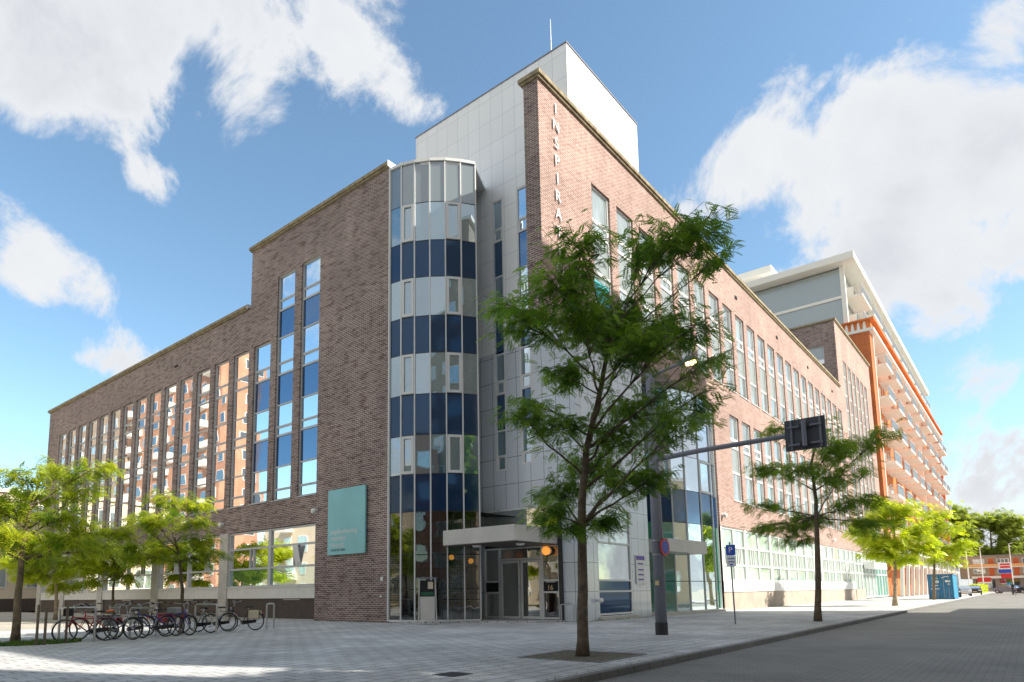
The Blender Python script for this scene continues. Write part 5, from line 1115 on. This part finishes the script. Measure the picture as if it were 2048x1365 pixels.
bigtree('broadleaf_tree', 'lower green tree behind the far flats at the right edge', 215, -3, 14, 8, 'leaf_olive', 43, 'big trees behind the far flats', n=22, z0=.3)
# trees across the square that only the window panes show
for k, (x, y) in enumerate(((-7, 24), (-8, 33), (-7, 43), (-8, 54), (-6, 64))):
    bigtree('plaza_tree', ['low yellow-green tree mirrored in the ground-floor windows nearest the pier', 'yellow-green tree mirrored in the second window bay', 'yellow-green tree mirrored in the third window bay', 'yellow-green tree mirrored in the fourth window bay', 'yellow-green tree across the far end of the square'][k], x, y, 7.5, 4.2, 'leaf_sunlit', 60+k, 'trees across the square', farl, 12, .4)
bigtree('plaza_tree', 'unseen dark green tree added on the opposite pavement to dapple the patch of sun', 10.6, -6.6, 14, 3.6, 'leaf_dark', 71, 'trees across the square', farl, 15, .4)  # added out of view so its crown dapples the foreground sun stripe
# hedge by the parked cars
hm = MB(); hr = random.Random(3)
for i in range(2600):
    x = hr.uniform(124, 140); y = 6.6+hr.uniform(-.9, .9); z = hr.uniform(.1, 1.35); s_ = .16
    a = Vector((hr.gauss(0,1),hr.gauss(0,1),hr.gauss(0,1))).normalized(); b_ = a.orthogonal().normalized(); c_ = a.cross(b_); p = Vector((x,y,z))
    hm.quad(p-b_*s_, p-c_*s_*.6, p+b_*s_, p+c_*s_*.6)
tag(hm.build('hedge', 'leaf_sunlit'), 'low clipped yellow-green hedge behind the parked cars', 'hedge')
# plants seen through the bay
for (x, y, h, s_) in ((19.9,17.9,2.6,3),(21.5,16.7,1.4,4),(18.6,18.4,1.2,5)):
    g = random.Random(s_); m_ = MB()
    for i in range(260):
        a = g.uniform(0,2*PI); z = .4+g.random()*(h-.4); rr = .45*math.sqrt(g.random())*(1.2-z/h*.6); p = Vector((x+rr*math.cos(a), y+rr*math.sin(a), z)); d = Vector((math.cos(a), math.sin(a), g.uniform(-.6,.5))).normalized(); w_ = d.orthogonal().normalized()*.03
        m_.quad(p, p+d*.1+w_, p+d*.24, p+d*.1-w_)
    t_ = thing('potted_plant', {3:'tall leafy pot plant behind the middle of the bay glass',4:'low leafy pot plant behind the bay glass next to the entrance',5:'low leafy pot plant behind the bay glass next to the brick pier'}[s_], 'plant', (x, y, .05), wk=True)
    m_.build('foliage', 'leaf_dark', t_); MB().lathe([(.16,0),(.22,.35),(.19,.36)], (x,y,.05), 14).build('pot', 'orange_panel', t_)

# ------------------------------------------------------------------ cyclist on the far road
def skin(name, pts, edges, mat, parent):
    me = bpy.data.meshes.new(name); me.from_pydata([p[:3] for p in pts], edges, []); o = bpy.data.objects.new(name, me); COL.objects.link(o)
    m = o.modifiers.new('skin', 'SKIN'); sv = me.skin_vertices[0].data if me.skin_vertices else None
    if sv is None:
        bpy.context.view_layer.update(); me.skin_vertices.new() if hasattr(me.skin_vertices, 'new') else None; sv = me.skin_vertices[0].data if me.skin_vertices else None
    if sv:
        for i, p in enumerate(pts): sv[i].radius = (p[3], p[3])
        sv[0].use_root = True
    o.modifiers.new('sub', 'SUBSURF').levels = 1
    me.materials.append(MATS[mat]); o.parent = parent
    return o
cy = bicycle(93, 1.6, R(195), 'black_paint', 'black bicycle ridden along the far road by a person in dark clothes', lean=0)
cy['group'] = 'bicycles ridden on the road'
pn_ = thing('person', 'person in dark clothes with a green scarf riding a bicycle on the far road', 'person', (93, 1.6, 0), R(195)); pn_.scale = (.83,)*3
def tubes_body():
    m = MB()
    m.tube([(-.27,0,.93),(-.25,0,1.05),(-.17,0,1.25),(-.10,0,1.42),(-.08,0,1.48)], [.15,.16,.17,.15,.06], 12)
    for sg in (-1, 1):
        m.tube([(-.10,.17*sg,1.40),(.02,.22*sg,1.24),(.14,.27*sg,1.13)], [.055,.048,.035], 8)
        m.tube([(-.26,.09*sg,.92),(.05,.10*sg,.80+.06*sg),(.0,.11*sg,.42+.10*sg),(.03,.11*sg,.30+.1*sg)], [.09,.07,.05,.04], 8)
    return m
tubes_body().build('clothes', 'cloth_dark', pn_, smooth=True)
m = MB().lathe([(.03,-.13),(.075,-.09),(.095,0),(.09,.06),(.05,.115),(.01,.13)], (-.05,0,1.63), 14); m.tube([(-.08,0,1.45),(-.06,0,1.56)], .05, 8)
for sg in (-1, 1):
    m.lathe([(.012,0),(.02,.01),(.012,.02)], (-.05,.09*sg,1.63), 6, (0,sg,0)); m.obox((.17,.275*sg,1.12), (.045,0,-.01), (0,.02,0), (0,0,.012))
m.obox((.045,0,1.62), (.018,0,0), (0,.012,0), (0,0,.025)); m.build('head_and_hands', 'skin', pn_, smooth=True)
MB().lathe([(.10,-.04),(.105,.05),(.07,.115),(.01,.14)], (-.065,0,1.64), 14).build('hair', 'cloth_dark', pn_, smooth=True)
MB().lathe([(.08,-.04),(.09,0),(.08,.04)], (-.08,0,1.49), 12).build('scarf', 'green_paint', pn_, smooth=True)
MB().obox((.07,.11,.36), (.10,0,0), (0,.04,0), (0,0,.04)).obox((.07,-.11,.16), (.10,0,0), (0,.04,0), (0,0,.04)).build('shoe', 'rubber', pn_)
